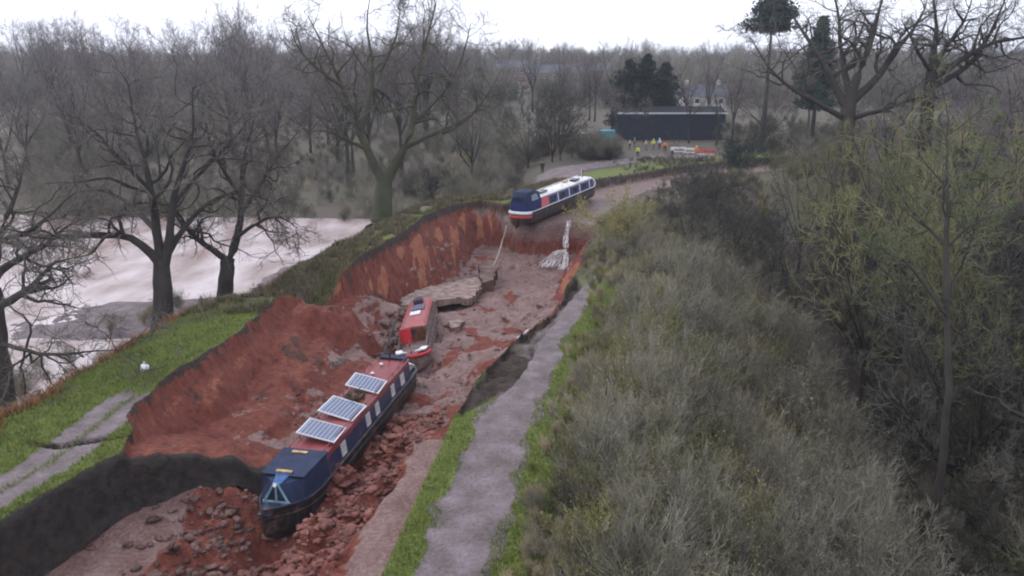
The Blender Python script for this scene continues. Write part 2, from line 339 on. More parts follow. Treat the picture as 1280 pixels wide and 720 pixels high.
def ground_mat():
    m = bpy.data.materials.new('ground'); m.use_nodes = True; N = m.node_tree; Lk = N.links.new; b = N.nodes['Principled BSDF']
    def nd(t, **k):
        n = N.nodes.new(t)
        for a, c in k.items(): setattr(n, a, c)
        return n
    g = nd('ShaderNodeNewGeometry')
    def noise(sc, det=6, stretch=None, rough=.6):
        n = nd('ShaderNodeTexNoise'); n.inputs['Scale'].default_value = sc; n.inputs['Detail'].default_value = det; n.inputs['Roughness'].default_value = rough
        if stretch:
            mpp = nd('ShaderNodeMapping'); mpp.inputs['Scale'].default_value = stretch; Lk(g.outputs['Position'], mpp.inputs[0]); Lk(mpp.outputs[0], n.inputs['Vector'])
        else: Lk(g.outputs['Position'], n.inputs['Vector'])
        return n.outputs['Fac']
    def ramp(f, stops):
        r = nd('ShaderNodeValToRGB'); e = r.color_ramp.elements
        while len(e) < len(stops): e.new(.5)
        for i, (p, c) in enumerate(stops): e[i].position = p; e[i].color = (*c, 1)
        Lk(f, r.inputs[0]); return r.outputs[0]
    n1 = noise(.9); n2 = noise(7); n3 = noise(2.6, 8, (1, 1, .3)); n4 = noise(25, 3); nf = noise(.035, 5)
    def mx2(a, c):
        r = nd('ShaderNodeMix', data_type='RGBA'); r.inputs[0].default_value = .5; Lk(a, r.inputs[6]); Lk(c, r.inputs[7]); return r.outputs[2]
    cg = ramp(n2, [(.3, (.06, .08, .02)), (.5, (.12, .155, .032)), (.7, (.20, .20, .06))])
    cp = mx2(ramp(n2, [(.25, (.12, .095, .095)), (.5, (.20, .16, .165)), (.75, (.29, .245, .25))]), ramp(n1, [(.35, (.06, .052, .038)), (.5, (.16, .125, .135)), (.66, (.28, .235, .265))]))
    ck = mx2(ramp(n1, [(.3, (.09, .04, .032)), (.48, (.19, .105, .09)), (.7, (.34, .24, .225))]), ramp(n2, [(.3, (.11, .05, .04)), (.5, (.21, .12, .105)), (.7, (.36, .255, .24))]))
    cb = ramp(n2, [(.3, (.13, .07, .04)), (.7, (.30, .17, .09))])
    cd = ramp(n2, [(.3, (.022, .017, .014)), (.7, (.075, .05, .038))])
    cs = ramp(n3, [(.3, (.24, .075, .04)), (.7, (.38, .155, .085))])
    cr = ramp(n3, [(.25, (.07, .021, .016)), (.42, (.145, .038, .026)), (.6, (.205, .058, .038)), (.8, (.29, .10, .062))])
    cl = ramp(nf, [(.3, (.07, .058, .043)), (.5, (.10, .082, .063)), (.7, (.085, .09, .045))])
    at = nd('ShaderNodeAttribute', attribute_name='ma'); bt = nd('ShaderNodeAttribute', attribute_name='mb')
    sa = nd('ShaderNodeSeparateColor'); sb = nd('ShaderNodeSeparateColor'); Lk(at.outputs['Color'], sa.inputs[0]); Lk(bt.outputs['Color'], sb.inputs[0])
    ad = nd('ShaderNodeMath', operation='MULTIPLY_ADD'); Lk(noise(4.5, 5), ad.inputs[0]); ad.inputs[1].default_value = .9; ad.inputs[2].default_value = -.45
    def edge(f):
        a = nd('ShaderNodeMath', operation='ADD'); Lk(f, a.inputs[0]); Lk(ad.outputs[0], a.inputs[1])
        r = nd('ShaderNodeMapRange'); r.inputs['From Min'].default_value = .35; r.inputs['From Max'].default_value = .65; Lk(a.outputs[0], r.inputs[0])
        mn = nd('ShaderNodeMath', operation='MULTIPLY'); gt = nd('ShaderNodeMapRange'); gt.inputs['From Max'].default_value = .12; Lk(f, gt.inputs[0])
        Lk(r.outputs[0], mn.inputs[0]); Lk(gt.outputs[0], mn.inputs[1]); return mn.outputs[0]
    def mx(a, c, f):
        r = nd('ShaderNodeMix', data_type='RGBA'); Lk(f, r.inputs[0]); Lk(a, r.inputs[6]); Lk(c, r.inputs[7]); return r.outputs[2]
    c = cl
    c = mx(c, cb, edge(at.outputs['Alpha'])); c = mx(c, cg, edge(sa.outputs[0])); c = mx(c, cp, edge(sa.outputs[1]))
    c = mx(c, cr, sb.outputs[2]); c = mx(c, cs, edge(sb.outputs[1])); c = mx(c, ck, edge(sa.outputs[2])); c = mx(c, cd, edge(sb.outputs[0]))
    Lk(c, b.inputs['Base Color'])
    rr = nd('ShaderNodeMapRange'); rr.inputs['To Min'].default_value = .85; rr.inputs['To Max'].default_value = .38; Lk(edge(sa.outputs[2]), rr.inputs[0]); Lk(rr.outputs[0], b.inputs['Roughness'])
    b.inputs['Specular IOR Level'].default_value = .3
    bp = nd('ShaderNodeBump'); bp.inputs['Strength'].default_value = .9; bp.inputs['Distance'].default_value = .2
    mm = nd('ShaderNodeMath', operation='MULTIPLY_ADD'); Lk(n4, mm.inputs[0]); mm.inputs[1].default_value = .25; Lk(n2, mm.inputs[2])
    Lk(mm.outputs[0], bp.inputs['Height']); Lk(bp.outputs[0], b.inputs['Normal'])
    return m
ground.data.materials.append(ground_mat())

def water_mat(name, c1, c2, rough, sc=.25, bump=.15):
    m = bpy.data.materials.new(name); m.use_nodes = True; N = m.node_tree; Lk = N.links.new; b = N.nodes['Principled BSDF']
    g = N.nodes.new('ShaderNodeNewGeometry'); n = N.nodes.new('ShaderNodeTexNoise'); n.inputs['Scale'].default_value = sc; n.inputs['Detail'].default_value = 8
    mpp = N.nodes.new('ShaderNodeMapping'); mpp.inputs['Scale'].default_value = (1, .45, 1); Lk(g.outputs['Position'], mpp.inputs[0]); Lk(mpp.outputs[0], n.inputs['Vector'])
    r = N.nodes.new('ShaderNodeValToRGB'); r.color_ramp.elements[0].position = .38; r.color_ramp.elements[0].color = (*c1, 1); r.color_ramp.elements[1].position = .6; r.color_ramp.elements[1].color = (*c2, 1)
    Lk(n.outputs['Fac'], r.inputs[0]); Lk(r.outputs[0], b.inputs['Base Color'])
    n2 = N.nodes.new('ShaderNodeTexNoise'); n2.inputs['Scale'].default_value = 2.5; n2.inputs['Detail'].default_value = 4; Lk(g.outputs['Position'], n2.inputs['Vector'])
    bp = N.nodes.new('ShaderNodeBump'); bp.inputs['Strength'].default_value = bump; bp.inputs['Distance'].default_value = .1; Lk(n2.outputs['Fac'], bp.inputs['Height']); Lk(bp.outputs[0], b.inputs['Normal'])
    b.inputs['Roughness'].default_value = rough; b.inputs['Specular IOR Level'].default_value = .6; return m
fw = MB().prism([(-190, 12, WATER_Z - .35), (-15, 12, WATER_Z - .35), (-17, 50, WATER_Z - .35), (-12, 74, WATER_Z - .35), (-13, 95, WATER_Z - .35), (-190, 105, WATER_Z - .35)], (0, 0, .35)).build('flood_water', water_mat('flood_water', (.24, .155, .135), (.50, .415, .415), .2))
tag(fw, 'milky pink floodwater lying across the field below the embankment', 'water', kind='structure')

# ------------------------------------------------------------------ vectorised branching
def unit(v): return v / (np.linalg.norm(v, axis=-1, keepdims=True) + 1e-9)
def grow(P, R, n, ratio, segs, ang, up, gnarl, rr, t0=.25, r_end=.25, tip=True):
    """children of polylines P (N,S,3) with radii R (N,S)"""
    N_, S_, _ = P.shape
    t = rng.uniform(t0, 1, (N_, n)); 
    if tip: t[:, 0] = 1.0
    f = t * (S_ - 1); i = np.minimum(f.astype(int), S_ - 2); fr = (f - i)[..., None]; ar = np.arange(N_)[:, None]
    p0 = P[ar, i] * (1 - fr) + P[ar, i + 1] * fr; tan = unit(P[ar, i + 1] - P[ar, i])
    r0 = (R[ar, i] * (1 - fr[..., 0]) + R[ar, i + 1] * fr[..., 0])
    Ln = np.linalg.norm(np.diff(P, axis=1), axis=2).sum(1)[:, None] * ratio * rng.uniform(.6, 1.25, (N_, n)) * (1.15 - .5 * t)
    q = unit(rng.normal(size=(N_, n, 3))); side = unit(q - (q * tan).sum(-1, keepdims=True) * tan)
    a = np.radians(rng.normal(ang, 12, (N_, n)))[..., None]
    if tip: a[:, 0] *= .35
    dr = unit(tan * np.cos(a) + side * np.sin(a))
    m = N_ * n; p = p0.reshape(m, 3); dr = dr.reshape(m, 3); Ln = Ln.reshape(m)
    out = [p]
    for k in range(segs):
        dr = unit(dr + rng.normal(0, gnarl, (m, 3)) + np.array([0, 0, up]))
        p = p + dr * (Ln / segs)[:, None]; out.append(p)
    C = np.stack(out, 1); r = (r0.reshape(m) * rr)[:, None] * np.linspace(1, r_end, segs + 1)[None]
    return C, np.maximum(r, .002)
def tubes(P, R, k):
    N_, S_, _ = P.shape
    T_ = unit(np.gradient(P, axis=1)); ref = np.where(np.abs(T_[..., 2:3]) > .9, np.array([1., 0, 0]), np.array([0, 0, 1.]))
    a = unit(np.cross(T_, ref)); b = np.cross(T_, a)
    th = np.arange(k) * 2 * np.pi / k + (rng.uniform(0, 3, (N_, 1, 1)) if k < 4 else 0)
    Vv = P[:, :, None] + R[:, :, None, None] * (a[:, :, None] * np.cos(th)[..., None] + b[:, :, None] * np.sin(th)[..., None])
    base = (np.arange(N_) * S_ * k)[:, None, None] + (np.arange(S_ - 1) * k)[None, :, None]; j = np.arange(k)[None, None]
    jn = (j + 1) % k
    if k == 2: Fq = np.stack([base + 0, base + 1, base + k + 1, base + k + 0], -1).reshape(-1, 4)
    else: Fq = np.stack([base + j, base + jn, base + k + jn, base + k + j], -1).reshape(-1, 4)
    return Vv.reshape(-1, 3), Fq
def join(parts):
    Vs = []; Fs = []; n = 0
    for v, f in parts: Vs.append(v); Fs.append(f + n); n += len(v)
    return np.concatenate(Vs), np.concatenate(Fs)
def resample(pts, rads, segs=10, gn=.0):
    pts = np.array([tuple(p) for p in pts], float); l = np.r_[0, np.cumsum(np.linalg.norm(np.diff(pts, axis=0), axis=1))]
    t = np.linspace(0, l[-1], segs + 1); Pp = np.stack([np.interp(t, l, pts[:, i]) for i in range(3)], 1)
    for _ in range(2): Pp[1:-1] = (Pp[:-2] + 2 * Pp[1:-1] + Pp[2:]) / 4
    Pp[1:-1] += rng.normal(0, gn, (segs - 1, 3)); return Pp, np.interp(t, l, rads)
def leaf_tris(C, n, size, droop=0):
    """n small leaf quads round points sampled on polylines C"""
    k = rng.integers(0, len(C), n); s = rng.integers(0, C.shape[1], n); c = C[k, s] + rng.normal(0, size * 1.2, (n, 3))
    a = unit(rng.normal(size=(n, 3))); b = unit(np.cross(a, rng.normal(size=(n, 3)))); sz = size * rng.uniform(.5, 1.3, (n, 1))
    v = np.stack([c - a * sz, c + b * sz * .5, c + a * sz, c - b * sz * .5], 1).reshape(-1, 3)
    return v, np.arange(4 * n).reshape(n, 4)
def tree_meshes(limbs, l3=5, l4=5, l5=4, ang=48, up=.03, gn=.16, rtw=.012, side=7, green=0, lsz=.04, ratio=.5, segs2=7):
    """limbs: list of (pts, radii). Returns (trunk V,F), (crown V,F), leaves or None"""
    P1 = []; R1 = []
    for pts, rads in limbs:
        p, r = resample(pts, rads, 10, .03); P1.append(p); R1.append(r)
    P1 = np.array(P1); R1 = np.array(R1)
    Pb, Rb = (P1[1:], R1[1:]) if len(P1) > 1 else (P1, R1)
    C2, r2 = grow(Pb, Rb, side, ratio, segs2, ang, up, gn, .62, t0=.25)
    C3, r3 = grow(C2, r2, l3, .55, 5, ang, up, gn * 1.1, .6, t0=.2)
    C4, r4 = grow(C3, r3, l4, .6, 3, 42, up, gn * 1.1, .6, t0=.15)
    C5, r5 = grow(C4, r4, l5, .7, 2, 38, up, gn, .7, t0=.1)
    r3 = np.maximum(r3, rtw * 1.6); r4 = np.maximum(r4, rtw); r5 = np.maximum(r5, rtw * .65)
    tr = join([tubes(P1, R1, 10), tubes(C2, np.maximum(r2, rtw * 2), 6)])
    cr = join([tubes(C3, r3, 4), tubes(C4, r4, 3), tubes(C5, r5, 2)])
    lv = leaf_tris(C5, green, lsz) if green else None
    return tr, cr, lv
def make_tree(name, loc, limbs, label, cat, group=None, tm=None, cm=None, lm=None, link=True, **kw):
    tr, cr, lv = tree_meshes(limbs, **kw)
    root = empty(name, loc); tag(root, label, cat, group)
    mesh_np('trunk', tr[0], tr[1], tm or M['bark'], True, root)
    mesh_np('crown', cr[0], cr[1], cm or M['twig'], False, root)
    if lv: mesh_np('leaf_growth', lv[0], lv[1], lm or M['moss_leaf'], False, root)
    return root
def gen_limbs(h, tr_r, n, spread, fork=.3, lean=(0, 0), r=None, wob=.4):
    """generic trunk plus n limbs; h height"""
    L_ = []; f = fork * h; top = Vector((lean[0], lean[1], f)) 
    L_.append(([(0, 0, -.6), (lean[0] * .4, lean[1] * .4, f * .5), top, (lean[0] * 1.2, lean[1] * 1.2, f * 1.35)], [tr_r * 1.35, tr_r, tr_r * .8, tr_r * .5]))
    for i in range(n):
        a = i * 2 * math.pi / n + random.uniform(-.4, .4); ti = random.uniform(.0, .34); el = random.uniform(.35, 1.25) if i else 1.35
        b = Vector((lean[0] * (1 + ti * .5), lean[1] * (1 + ti * .5), f * (1 + ti))); ln = (h - f) * random.uniform(.8, 1.05)
        d = Vector((math.cos(a) * math.cos(el) * spread, math.sin(a) * math.cos(el) * spread, math.sin(el)))
        pts = [b]; p = b.copy()
        for k in range(4):
            d = (d + Vector((random.gauss(0, wob * .4), random.gauss(0, wob * .4), .12))); p = p + d.normalized() * ln / 4 * (1 if spread <= 1 else 1.1); pts.append(p.copy())
        L_.append((pts, [tr_r * .6, tr_r * .45, tr_r * .3, tr_r * .18, tr_r * .07]))
    return L_
def copy_tree(o, loc, rz, sc, label=None, group=None):
    r = o.copy(); COL.objects.link(r); r.location = loc; r.rotation_euler = (0, 0, rz); r.scale = sc
    if label: r['label'] = label
    if group: r['group'] = group
    for ch in list(o.children):
        c = ch.copy(); COL.objects.link(c); c.parent = r
    return r
def zat(x, y): return float(hf(np.array([x]), np.array([y]))[0])

# ------------------------------------------------------------------ canal edge faces (dark, vertical)
def wall_strip(name, line, depth, label, m, side=1, seg=.25):
    P = []
    for a, b in zip(line[:-1], line[1:]):
        n = max(1, int(math.dist(a, b) / seg)); P += [(a[0] + (b[0] - a[0]) * k / n, a[1] + (b[1] - a[1]) * k / n) for k in range(n)]
    P.append(line[-1]); P = np.array(P); 
    for _ in range(3): P[1:-1] = (P[:-2] + 2 * P[1:-1] + P[2:]) / 4
    t = unit(np.gradient(P, axis=0)); nrm = np.stack([t[:, 1], -t[:, 0]], 1) * side
    rows = []; L0 = np.arange(len(P)) * seg
    for k, (fz, off) in enumerate([(0, -.55), (0, .05), (.12, .16), (.3, .2), (.5, .26), (.7, .33), (.88, .42), (1, .6)]):
        q = P + nrm * (off + .16 * fbm(L0 * .8, L0 * 0 + k * 1.3, 3, 200))[:, None]
        if k <= 1: zt = hf(P[:, 0] - nrm[:, 0] * .5, P[:, 1] - nrm[:, 1] * .5) + .03 - .02 * (k == 0)
        z = zt - depth(P[:, 1]) * fz + (.06 * fbm(L0 * 2, L0 * 0 + k, 3, 210) if 0 < k else -.06); rows.append(np.column_stack([q, z]))
    G = np.array(rows); n = len(P); ii = np.arange(G.shape[0] * n).reshape(-1, n)
    Fq = np.stack([ii[:-1, :-1], ii[:-1, 1:], ii[1:, 1:], ii[1:, :-1]], -1).reshape(-1, 4)
    o = mesh_np(name, G.reshape(-1, 3), Fq, m, True); tag(o, label, 'canal wall'); return o
M['wall'] = mat('dark_clay_wall', (.010, .009, .008), .8, col2=(.034, .024, .02), scale=3.5, bump=1, bscale=7)  # near-black tone over the whole canal side face
wall_strip('canal_wall', [(-18.6, 10), (-17.4, 18), (-16.2, 22.2), (-15.3, 25), (-14.6, 26.7), (-13.7, 27.5), (-12.1, 28.7), (-10.4, 29.5), (-9.3, 29.8)],
           lambda y: np.interp(y, [20, 27, 28.8, 29.8], [2.4, 2.1, 1.15, .6]), 'dark canal side wall curving round the drained hole at lower left', M['wall'])

wall_strip('canal_wall', [(-.4, 82.2), (1.5, 84), (5, 90), (10.5, 100), (23, 113), (40, 124), (60, 135)], lambda y: 1.3 + 0 * y, 'dark brown earth wall along the far side of the drained canal behind the boats', mat('dark_earth_wall', (.03, .02, .016), .85, col2=(.10, .07, .055), scale=1.5, bump=1, bscale=4), seg=.5)
# ------------------------------------------------------------------ narrowboats
def paint(name, c, r=.35, v=.12, mud=.35, mudc=(.16, .09, .07)):
    m = mat(name, c, r, v, 1.5, bump=.05, bscale=4, spec=.5); N = m.node_tree; Lk = N.links.new; b = N.nodes['Principled BSDF']
    src = b.inputs['Base Color'].links[0].from_socket
    n = N.nodes.new('ShaderNodeTexNoise'); n.inputs['Scale'].default_value = 2.2; n.inputs['Detail'].default_value = 9; n.inputs['Roughness'].default_value = .7
    g = N.nodes.new('ShaderNodeNewGeometry'); Lk(g.outputs['Position'], n.inputs['Vector'])
    r_ = N.nodes.new('ShaderNodeMapRange'); r_.inputs['From Min'].default_value = .72 - mud * .5; r_.inputs['From Max'].default_value = .82 - mud * .3; Lk(n.outputs['Fac'], r_.inputs[0])
    k = N.nodes.new('ShaderNodeMath'); k.operation = 'MULTIPLY'; k.inputs[1].default_value = .8; Lk(r_.outputs[0], k.inputs[0])
    x = N.nodes.new('ShaderNodeMix'); x.data_type = 'RGBA'; Lk(k.outputs[0], x.inputs[0]); Lk(src, x.inputs[6]); x.inputs[7].default_value = (*mudc, 1)
    Lk(x.outputs[2], b.inputs['Base Color']); return m
M['navy'] = paint('navy_paint', (.018, .027, .075)); M['navy_dark'] = paint('dark_navy_paint', (.012, .016, .038)); M['black'] = paint('black_hull', (.012, .012, .014), .5, mud=.45)
M['maroon'] = paint('maroon_paint', (.20, .03, .035), .4, mud=.5); M['red'] = paint('red_paint', (.50, .02, .03), .35, mud=.15); M['pinkroof'] = paint('faded_red_roof', (.34, .07, .075), .6, mud=.6, mudc=(.20, .12, .11))
M['white'] = paint('white_paint', (.75, .75, .78), .4, mud=.1); M['cream'] = paint('cream_roof', (.66, .64, .64), .5, mud=.22); M['canvas'] = mat('navy_canvas', (.014, .022, .058), .75, .3, 2, bump=.4, bscale=3)
M['sky_blue'] = mat('pale_blue_metal', (.17, .28, .36), .5); M['blue'] = mat('bright_blue_canvas', (.03, .09, .24), .6); M['curtain'] = mat('pale_window_curtain', (.48, .45, .42), .3, .15, 9)
M['glass'] = mat('dark_glass', (.03, .035, .045), .08, .2, spec=.8); M['alu'] = mat('aluminium_frame', (.62, .63, .66), .35, .05, metal=.3); M['wood'] = mat('ochre_wood', (.42, .28, .13), .7)
M['clear'] = mat('hazy_plastic_window', (.22, .26, .36), .15, .3, 3); M['varnish'] = mat('varnished_interior', (.13, .045, .02), .6, .4, 5)
M['rust'] = mat('rusty_steel', (.10, .04, .025), .7, .4, 4); M['rope'] = mat('pale_rope', (.36, .33, .28), .9, .3, 20); M['pole'] = mat('dark_pole', (.03, .028, .028), .7)
M['rose'] = mat('rose_panel_red', (.5, .06, .05), .5)
def solar_mat():
    m = bpy.data.materials.new('solar_cells'); m.use_nodes = True; N = m.node_tree; Lk = N.links.new; b = N.nodes['Principled BSDF']
    t = N.nodes.new('ShaderNodeTexCoord'); br = N.nodes.new('ShaderNodeTexBrick'); br.offset = 0; br.inputs['Scale'].default_value = 1
    br.inputs['Color1'].default_value = (.035, .055, .12, 1); br.inputs['Color2'].default_value = (.05, .07, .15, 1); br.inputs['Mortar'].default_value = (.42, .45, .52, 1)
    br.inputs['Mortar Size'].default_value = .012; br.inputs['Brick Width'].default_value = .17; br.inputs['Row Height'].default_value = .17
    Lk(t.outputs['Object'], br.inputs['Vector']); Lk(br.outputs['Color'], b.inputs['Base Color']); b.inputs['Roughness'].default_value = .22; return m
M['solar'] = solar_mat()
def check_mat(name, c1, c2, sc):
    m = bpy.data.materials.new(name); m.use_nodes = True; N = m.node_tree; Lk = N.links.new; b = N.nodes['Principled BSDF']
    t = N.nodes.new('ShaderNodeTexCoord'); c = N.nodes.new('ShaderNodeTexChecker'); c.inputs['Scale'].default_value = sc; c.inputs[1].default_value = (*c1, 1); c.inputs[2].default_value = (*c2, 1)
    Lk(t.outputs['Object'], c.inputs['Vector']); Lk(c.outputs[0], b.inputs['Base Color']); b.inputs['Roughness'].default_value = .5; return m

def hull_profile(L_, beam=2.08, bowl=2.8, sternl=1.0):
    xs = [0, .15, .45, .9, 1.6, L_ * .3, L_ * .6, L_ - bowl, L_ - bowl * .7, L_ - bowl * .42, L_ - bowl * .2, L_ - .12, L_]
    res = []
    for x in xs:
        hw = beam / 2
        if x < sternl: hw *= math.sqrt(max(0.02, 1 - ((sternl - x) / sternl) ** 2 * .85))
        if x > L_ - bowl: q = (x - (L_ - bowl)) / bowl; hw *= max(.03, 1 - q ** 2.1)
        zt = 1.12 + (.42 * ((x - (L_ - bowl * 1.2)) / (bowl * 1.2)) ** 2 if x > L_ - bowl * 1.2 else 0) + (.08 * (1 - x / 1.6) if x < 1.6 else 0)
        zb = 0 if x < L_ - bowl * .45 else .55 * ((x - (L_ - bowl * .45)) / (bowl * .45)) ** 2
        res.append((x, hw, zb, zt))
    return res
def make_hull(root, L_, m, m_top, band=None):
    pr = hull_profile(L_); o = MB()
    secs = [[(x, -hw * .35, zb), (x, -hw * .86, zb + .12), (x, -hw, zb + .35), (x, -hw, zt), (x, -hw * .93, zt), (x, -hw * .9, zt - .12), (x, hw * .9, zt - .12), (x, hw * .93, zt), (x, hw, zt), (x, hw, zb + .35), (x, hw * .86, zb + .12), (x, hw * .35, zb)] for x, hw, zb, zt in pr]
    o.loft(secs); h = o.build('hull', m, root)
    for s in (-1, 1):
        MB().tube([(x, s * (hw + .012), zt - .03) for x, hw, zb, zt in pr], .035, 6).build('gunwale_rail', m_top, h, smooth=True)
        MB().tube([(x, s * (hw + .012), zt - .36) for x, hw, zb, zt in pr], .025, 6).build('rubbing_strake', m, h, smooth=True)
    return h, pr
def cabin_loft(x0, x1, z0, z1, b0=.94, b1=.80, ov=0, cam_=.06, n=2):
    o = MB(); secs = []
    for i in range(n):
        x = x0 + (x1 - x0) * i / (n - 1); secs.append([(x, -b0, z0), (x, -b1, z1), (x, -b1 * .5, z1 + cam_ * .8), (x, 0, z1 + cam_), (x, b1 * .5, z1 + cam_ * .8), (x, b1, z1), (x, b0, z0)])
    return o.loft(secs)
def side_y(z, z0, z1, b0=.94, b1=.80): return b0 + (b1 - b0) * (z - z0) / (z1 - z0)
def side_panel(x0, x1, za, zb_, z0, z1, s, t=.02, off=.0):
    """panel lying on the tumblehome cabin side s=+-1"""
    ya, yb = side_y(za, z0, z1) + off, side_y(zb_, z0, z1) + off
    return MB().prism([(x0, s * ya, za), (x1, s * ya, za), (x1, s * yb, zb_), (x0, s * yb, zb_)], (0, s * t, 0))
def window(cab, x, z, wd, ht, z0, z1, s, m_glass, m_frame):
    f = MB()
    for (a0, a1, c0, c1) in ((x - wd / 2 - .05, x + wd / 2 + .05, z - ht / 2 - .05, z - ht / 2), (x - wd / 2 - .05, x + wd / 2 + .05, z + ht / 2, z + ht / 2 + .05), (x - wd / 2 - .05, x - wd / 2, z - ht / 2, z + ht / 2), (x + wd / 2, x + wd / 2 + .05, z - ht / 2, z + ht / 2)):
        p = side_panel(a0, a1, c0, c1, z0, z1, s, .035, .002); f.add(p.v, p.f)
    wf = f.build('window', m_frame, cab); side_panel(x - wd / 2, x + wd / 2, z - ht / 2, z + ht / 2, z0, z1, s, .015, .002).build('pane', m_glass, wf)
def mushroom(roof, x, y, z, m):
    MB().tube([(x, y, z - .02), (x, y, z + .08)], .04, 8).tube([(x, y, z + .08), (x, y, z + .1), (x, y, z + .15)], [.11, .12, .04], 12).build('roof_vent', m, roof, smooth=True)
def place(root, stern, bow, roll, zoff):
    """stern, bow: world points on the gunwale line"""
    s, b = Vector(stern), Vector(bow); xa = (b - s).normalized(); ya = Vector((0, 0, 1)).cross(xa).normalized(); za = xa.cross(ya)
    R = Matrix((xa, ya, za)).transposed() @ Matrix.Rotation(math.radians(roll), 3, 'X')
    root.rotation_euler = R.to_euler(); root.location = s - R @ Vector((0, 0, zoff))
Z0, Z1 = 1.0, 1.92

# --- boat 1 : navy boat with three solar panels, bow towards the camera
b1 = empty('narrowboat', (0, 0, 0)); L1 = 17.0
tag(b1, 'navy blue narrowboat with three solar panels stranded nearest, bow down in the mud', 'narrowboat')
h, pr = make_hull(b1, L1, M['black'], M['navy_dark'])
cab = cabin_loft(1.6, 13.2, Z0, Z1).build('cabin', M['navy'], b1)
rf = MB(); secs = [[(x, -.86, Z1 - .02), (x, -.86, Z1 + .035), (x, -.42, Z1 + .085), (x, 0, Z1 + .1), (x, .42, Z1 + .085), (x, .86, Z1 + .035), (x, .86, Z1 - .02)] for x in (1.5, 5, 9, 13.3)]
roof = rf.loft(secs).build('roof', M['maroon'], b1)
for s in (-1, 1):
    side_panel(1.6, 13.2, Z1 - .2, Z1 - .02, Z0, Z1, s, .018, .003).build('roof_band', M['maroon'], cab)
    hr = MB().tube([(2, s * .72, Z1 + .17), (13, s * .72, Z1 + .17)], .022, 6)
    for x in range(2, 14, 1): hr.box((x + .05, s * .72, Z1 + .11), (.05, .03, .12))
    hr.build('hand_rail', M['maroon'], roof)
    for x in (3.0, 4.6, 7.0, 8.3, 11.4): window(cab, x, 1.42, .42 if x > 4 else .5, .42, Z0, Z1, s, M['curtain'], M['alu'])
    MB().tube([(1.6, s * .955, 1.03), (13.2, s * .955, 1.03)], .03, 6).build('coach_line', M['navy_dark'], cab)
for i, (x, a, wl) in enumerate([(11.6, 4, 1.65), (9.2, -3, 1.6), (6.0, 2, 1.5)]):
    pn = empty('solar_panel', (x, .04, Z1 + .27)); pn.parent = b1; pn.rotation_euler = (math.radians(-11), math.radians(2 if i else -3), math.radians(a))
    fr = MB(); hx, hy = wl / 2, .78
    for (cx, cy, dx, dy) in ((0, hy, wl + .08, .06), (0, -hy, wl + .08, .06), (hx, 0, .06, 2 * hy - .06), (-hx, 0, .06, 2 * hy - .06)): fr.box((cx, cy, 0), (dx, dy, .05))
    fr.build('panel_frame', M['alu'], pn, .004); MB().box((0, 0, .005), (wl - .06, 2 * hy - .06, .03)).build('panel_cells', M['solar'], pn)
g = MB()   # greenery and boxes lying on the roof
MB().box((7.6, .1, Z1 + .18), (.7, .5, .16)).build('roof_box', M['rust'], roof, .01)
lv = leaf_tris(np.array([[(7.1 + .06 * k, .3 * math.sin(k), Z1 + .2) for k in range(24)]]), 500, .07); mesh_np('roof_plant', lv[0], lv[1], M['twig_dark'], False, roof)['kind'] = 'stuff'
for x in (3.0, 4.4): mushroom(roof, x, -.2, Z1 + .1, M['alu'])
# cratch: A-frame board at the fore deck under a navy cover
cx0, cx1 = 13.25, 15.9; co = MB()
def cr_sec(x, w_, zr, tw): return [(x, -w_, 1.12), (x, -tw, zr), (x, -tw * .4, zr + .04), (x, 0, zr + .06), (x, tw * .4, zr + .04), (x, tw, zr), (x, w_, 1.12)]
co.loft([cr_sec(cx0, .98, Z1 + .05, .9), cr_sec(14.2, .98, Z1 + .06, .88), cr_sec(15.2, .95, Z1 + .0, .8), cr_sec(15.5, .85, Z1 - .02, .45), cr_sec(cx1, .66, Z1 - .05, .1)]).build('cratch_cover', M['canvas'], b1, smooth=False)
rfc = MB().prism([(cx0 - .1, -.93, Z1 + .10), (15.35, -.84, Z1 + .08), (15.35, .84, Z1 + .08), (cx0 - .1, .93, Z1 + .10)], (0, 0, .04)).build('cover_top', M['canvas'], b1, .01)
for x, y in ((13.5, -.1), (15.15, 0)): MB().box((x, y, Z1 + .17), (.16, .62, .05)).build('wooden_slat', M['wood'], rfc, .01)
fx = cx1 + .03; af = MB()
for a, c in (((-.5, 1.2), (-.05, Z1 + .08)), ((.5, 1.2), (.05, Z1 + .08)), ((0, 1.2), (0, Z1 + .04)), ((-.55, 1.2), (.55, 1.2)), ((-.53, 1.28), (.53, 1.28))):
    af.tube([(fx, a[0], a[1]), (fx, c[0], c[1])], .045, 6)
af.build('cratch_frame', M['sky_blue'], b1)
for s in (-1, 1): MB().prism([(fx - .05, s * .06, 1.25), (fx - .05, s * .44, 1.25), (fx - .05, s * .06, Z1 - .12)], (.02, 0, 0)).build('cratch_window', M['glass'], b1)
MB().prism([(15.2, -.3, Z1 + .07), (fx + .02, -.12, Z1 - .08), (fx + .06, 0, Z1 + .02), (fx + .02, .12, Z1 - .08), (15.2, .3, Z1 + .07)], (0, 0, .07)).build('cover_peak', M['blue'], b1, .02)
MB().tube([(fx + .04, 0, Z1 + .02), (fx + .1, 0, Z1 + .04)], .07, 12).build('head_lamp', M['white'], b1)
MB().box((16.55, 0, 1.3), (.9, .5, .06)).build('fore_deck', M['navy_dark'], b1, .01)
MB().box((.65, 0, 1.14), (1.1, 1.5, .06)).build('stern_deck', M['navy_dark'], b1, .01)
MB().tube([(.2, 0, 1.1), (.15, 0, 1.75), (.9, 0, 1.95)], .035, 8).build('tiller', M['alu'], b1, smooth=True)
MB().tube([(.1, -.7, 1.12), (-.05, -.3, 1.2), (-.1, 0, 1.22), (-.05, .3, 1.2), (.1, .7, 1.12)], .07, 8).build('stern_fender', M['white'], b1, smooth=True)
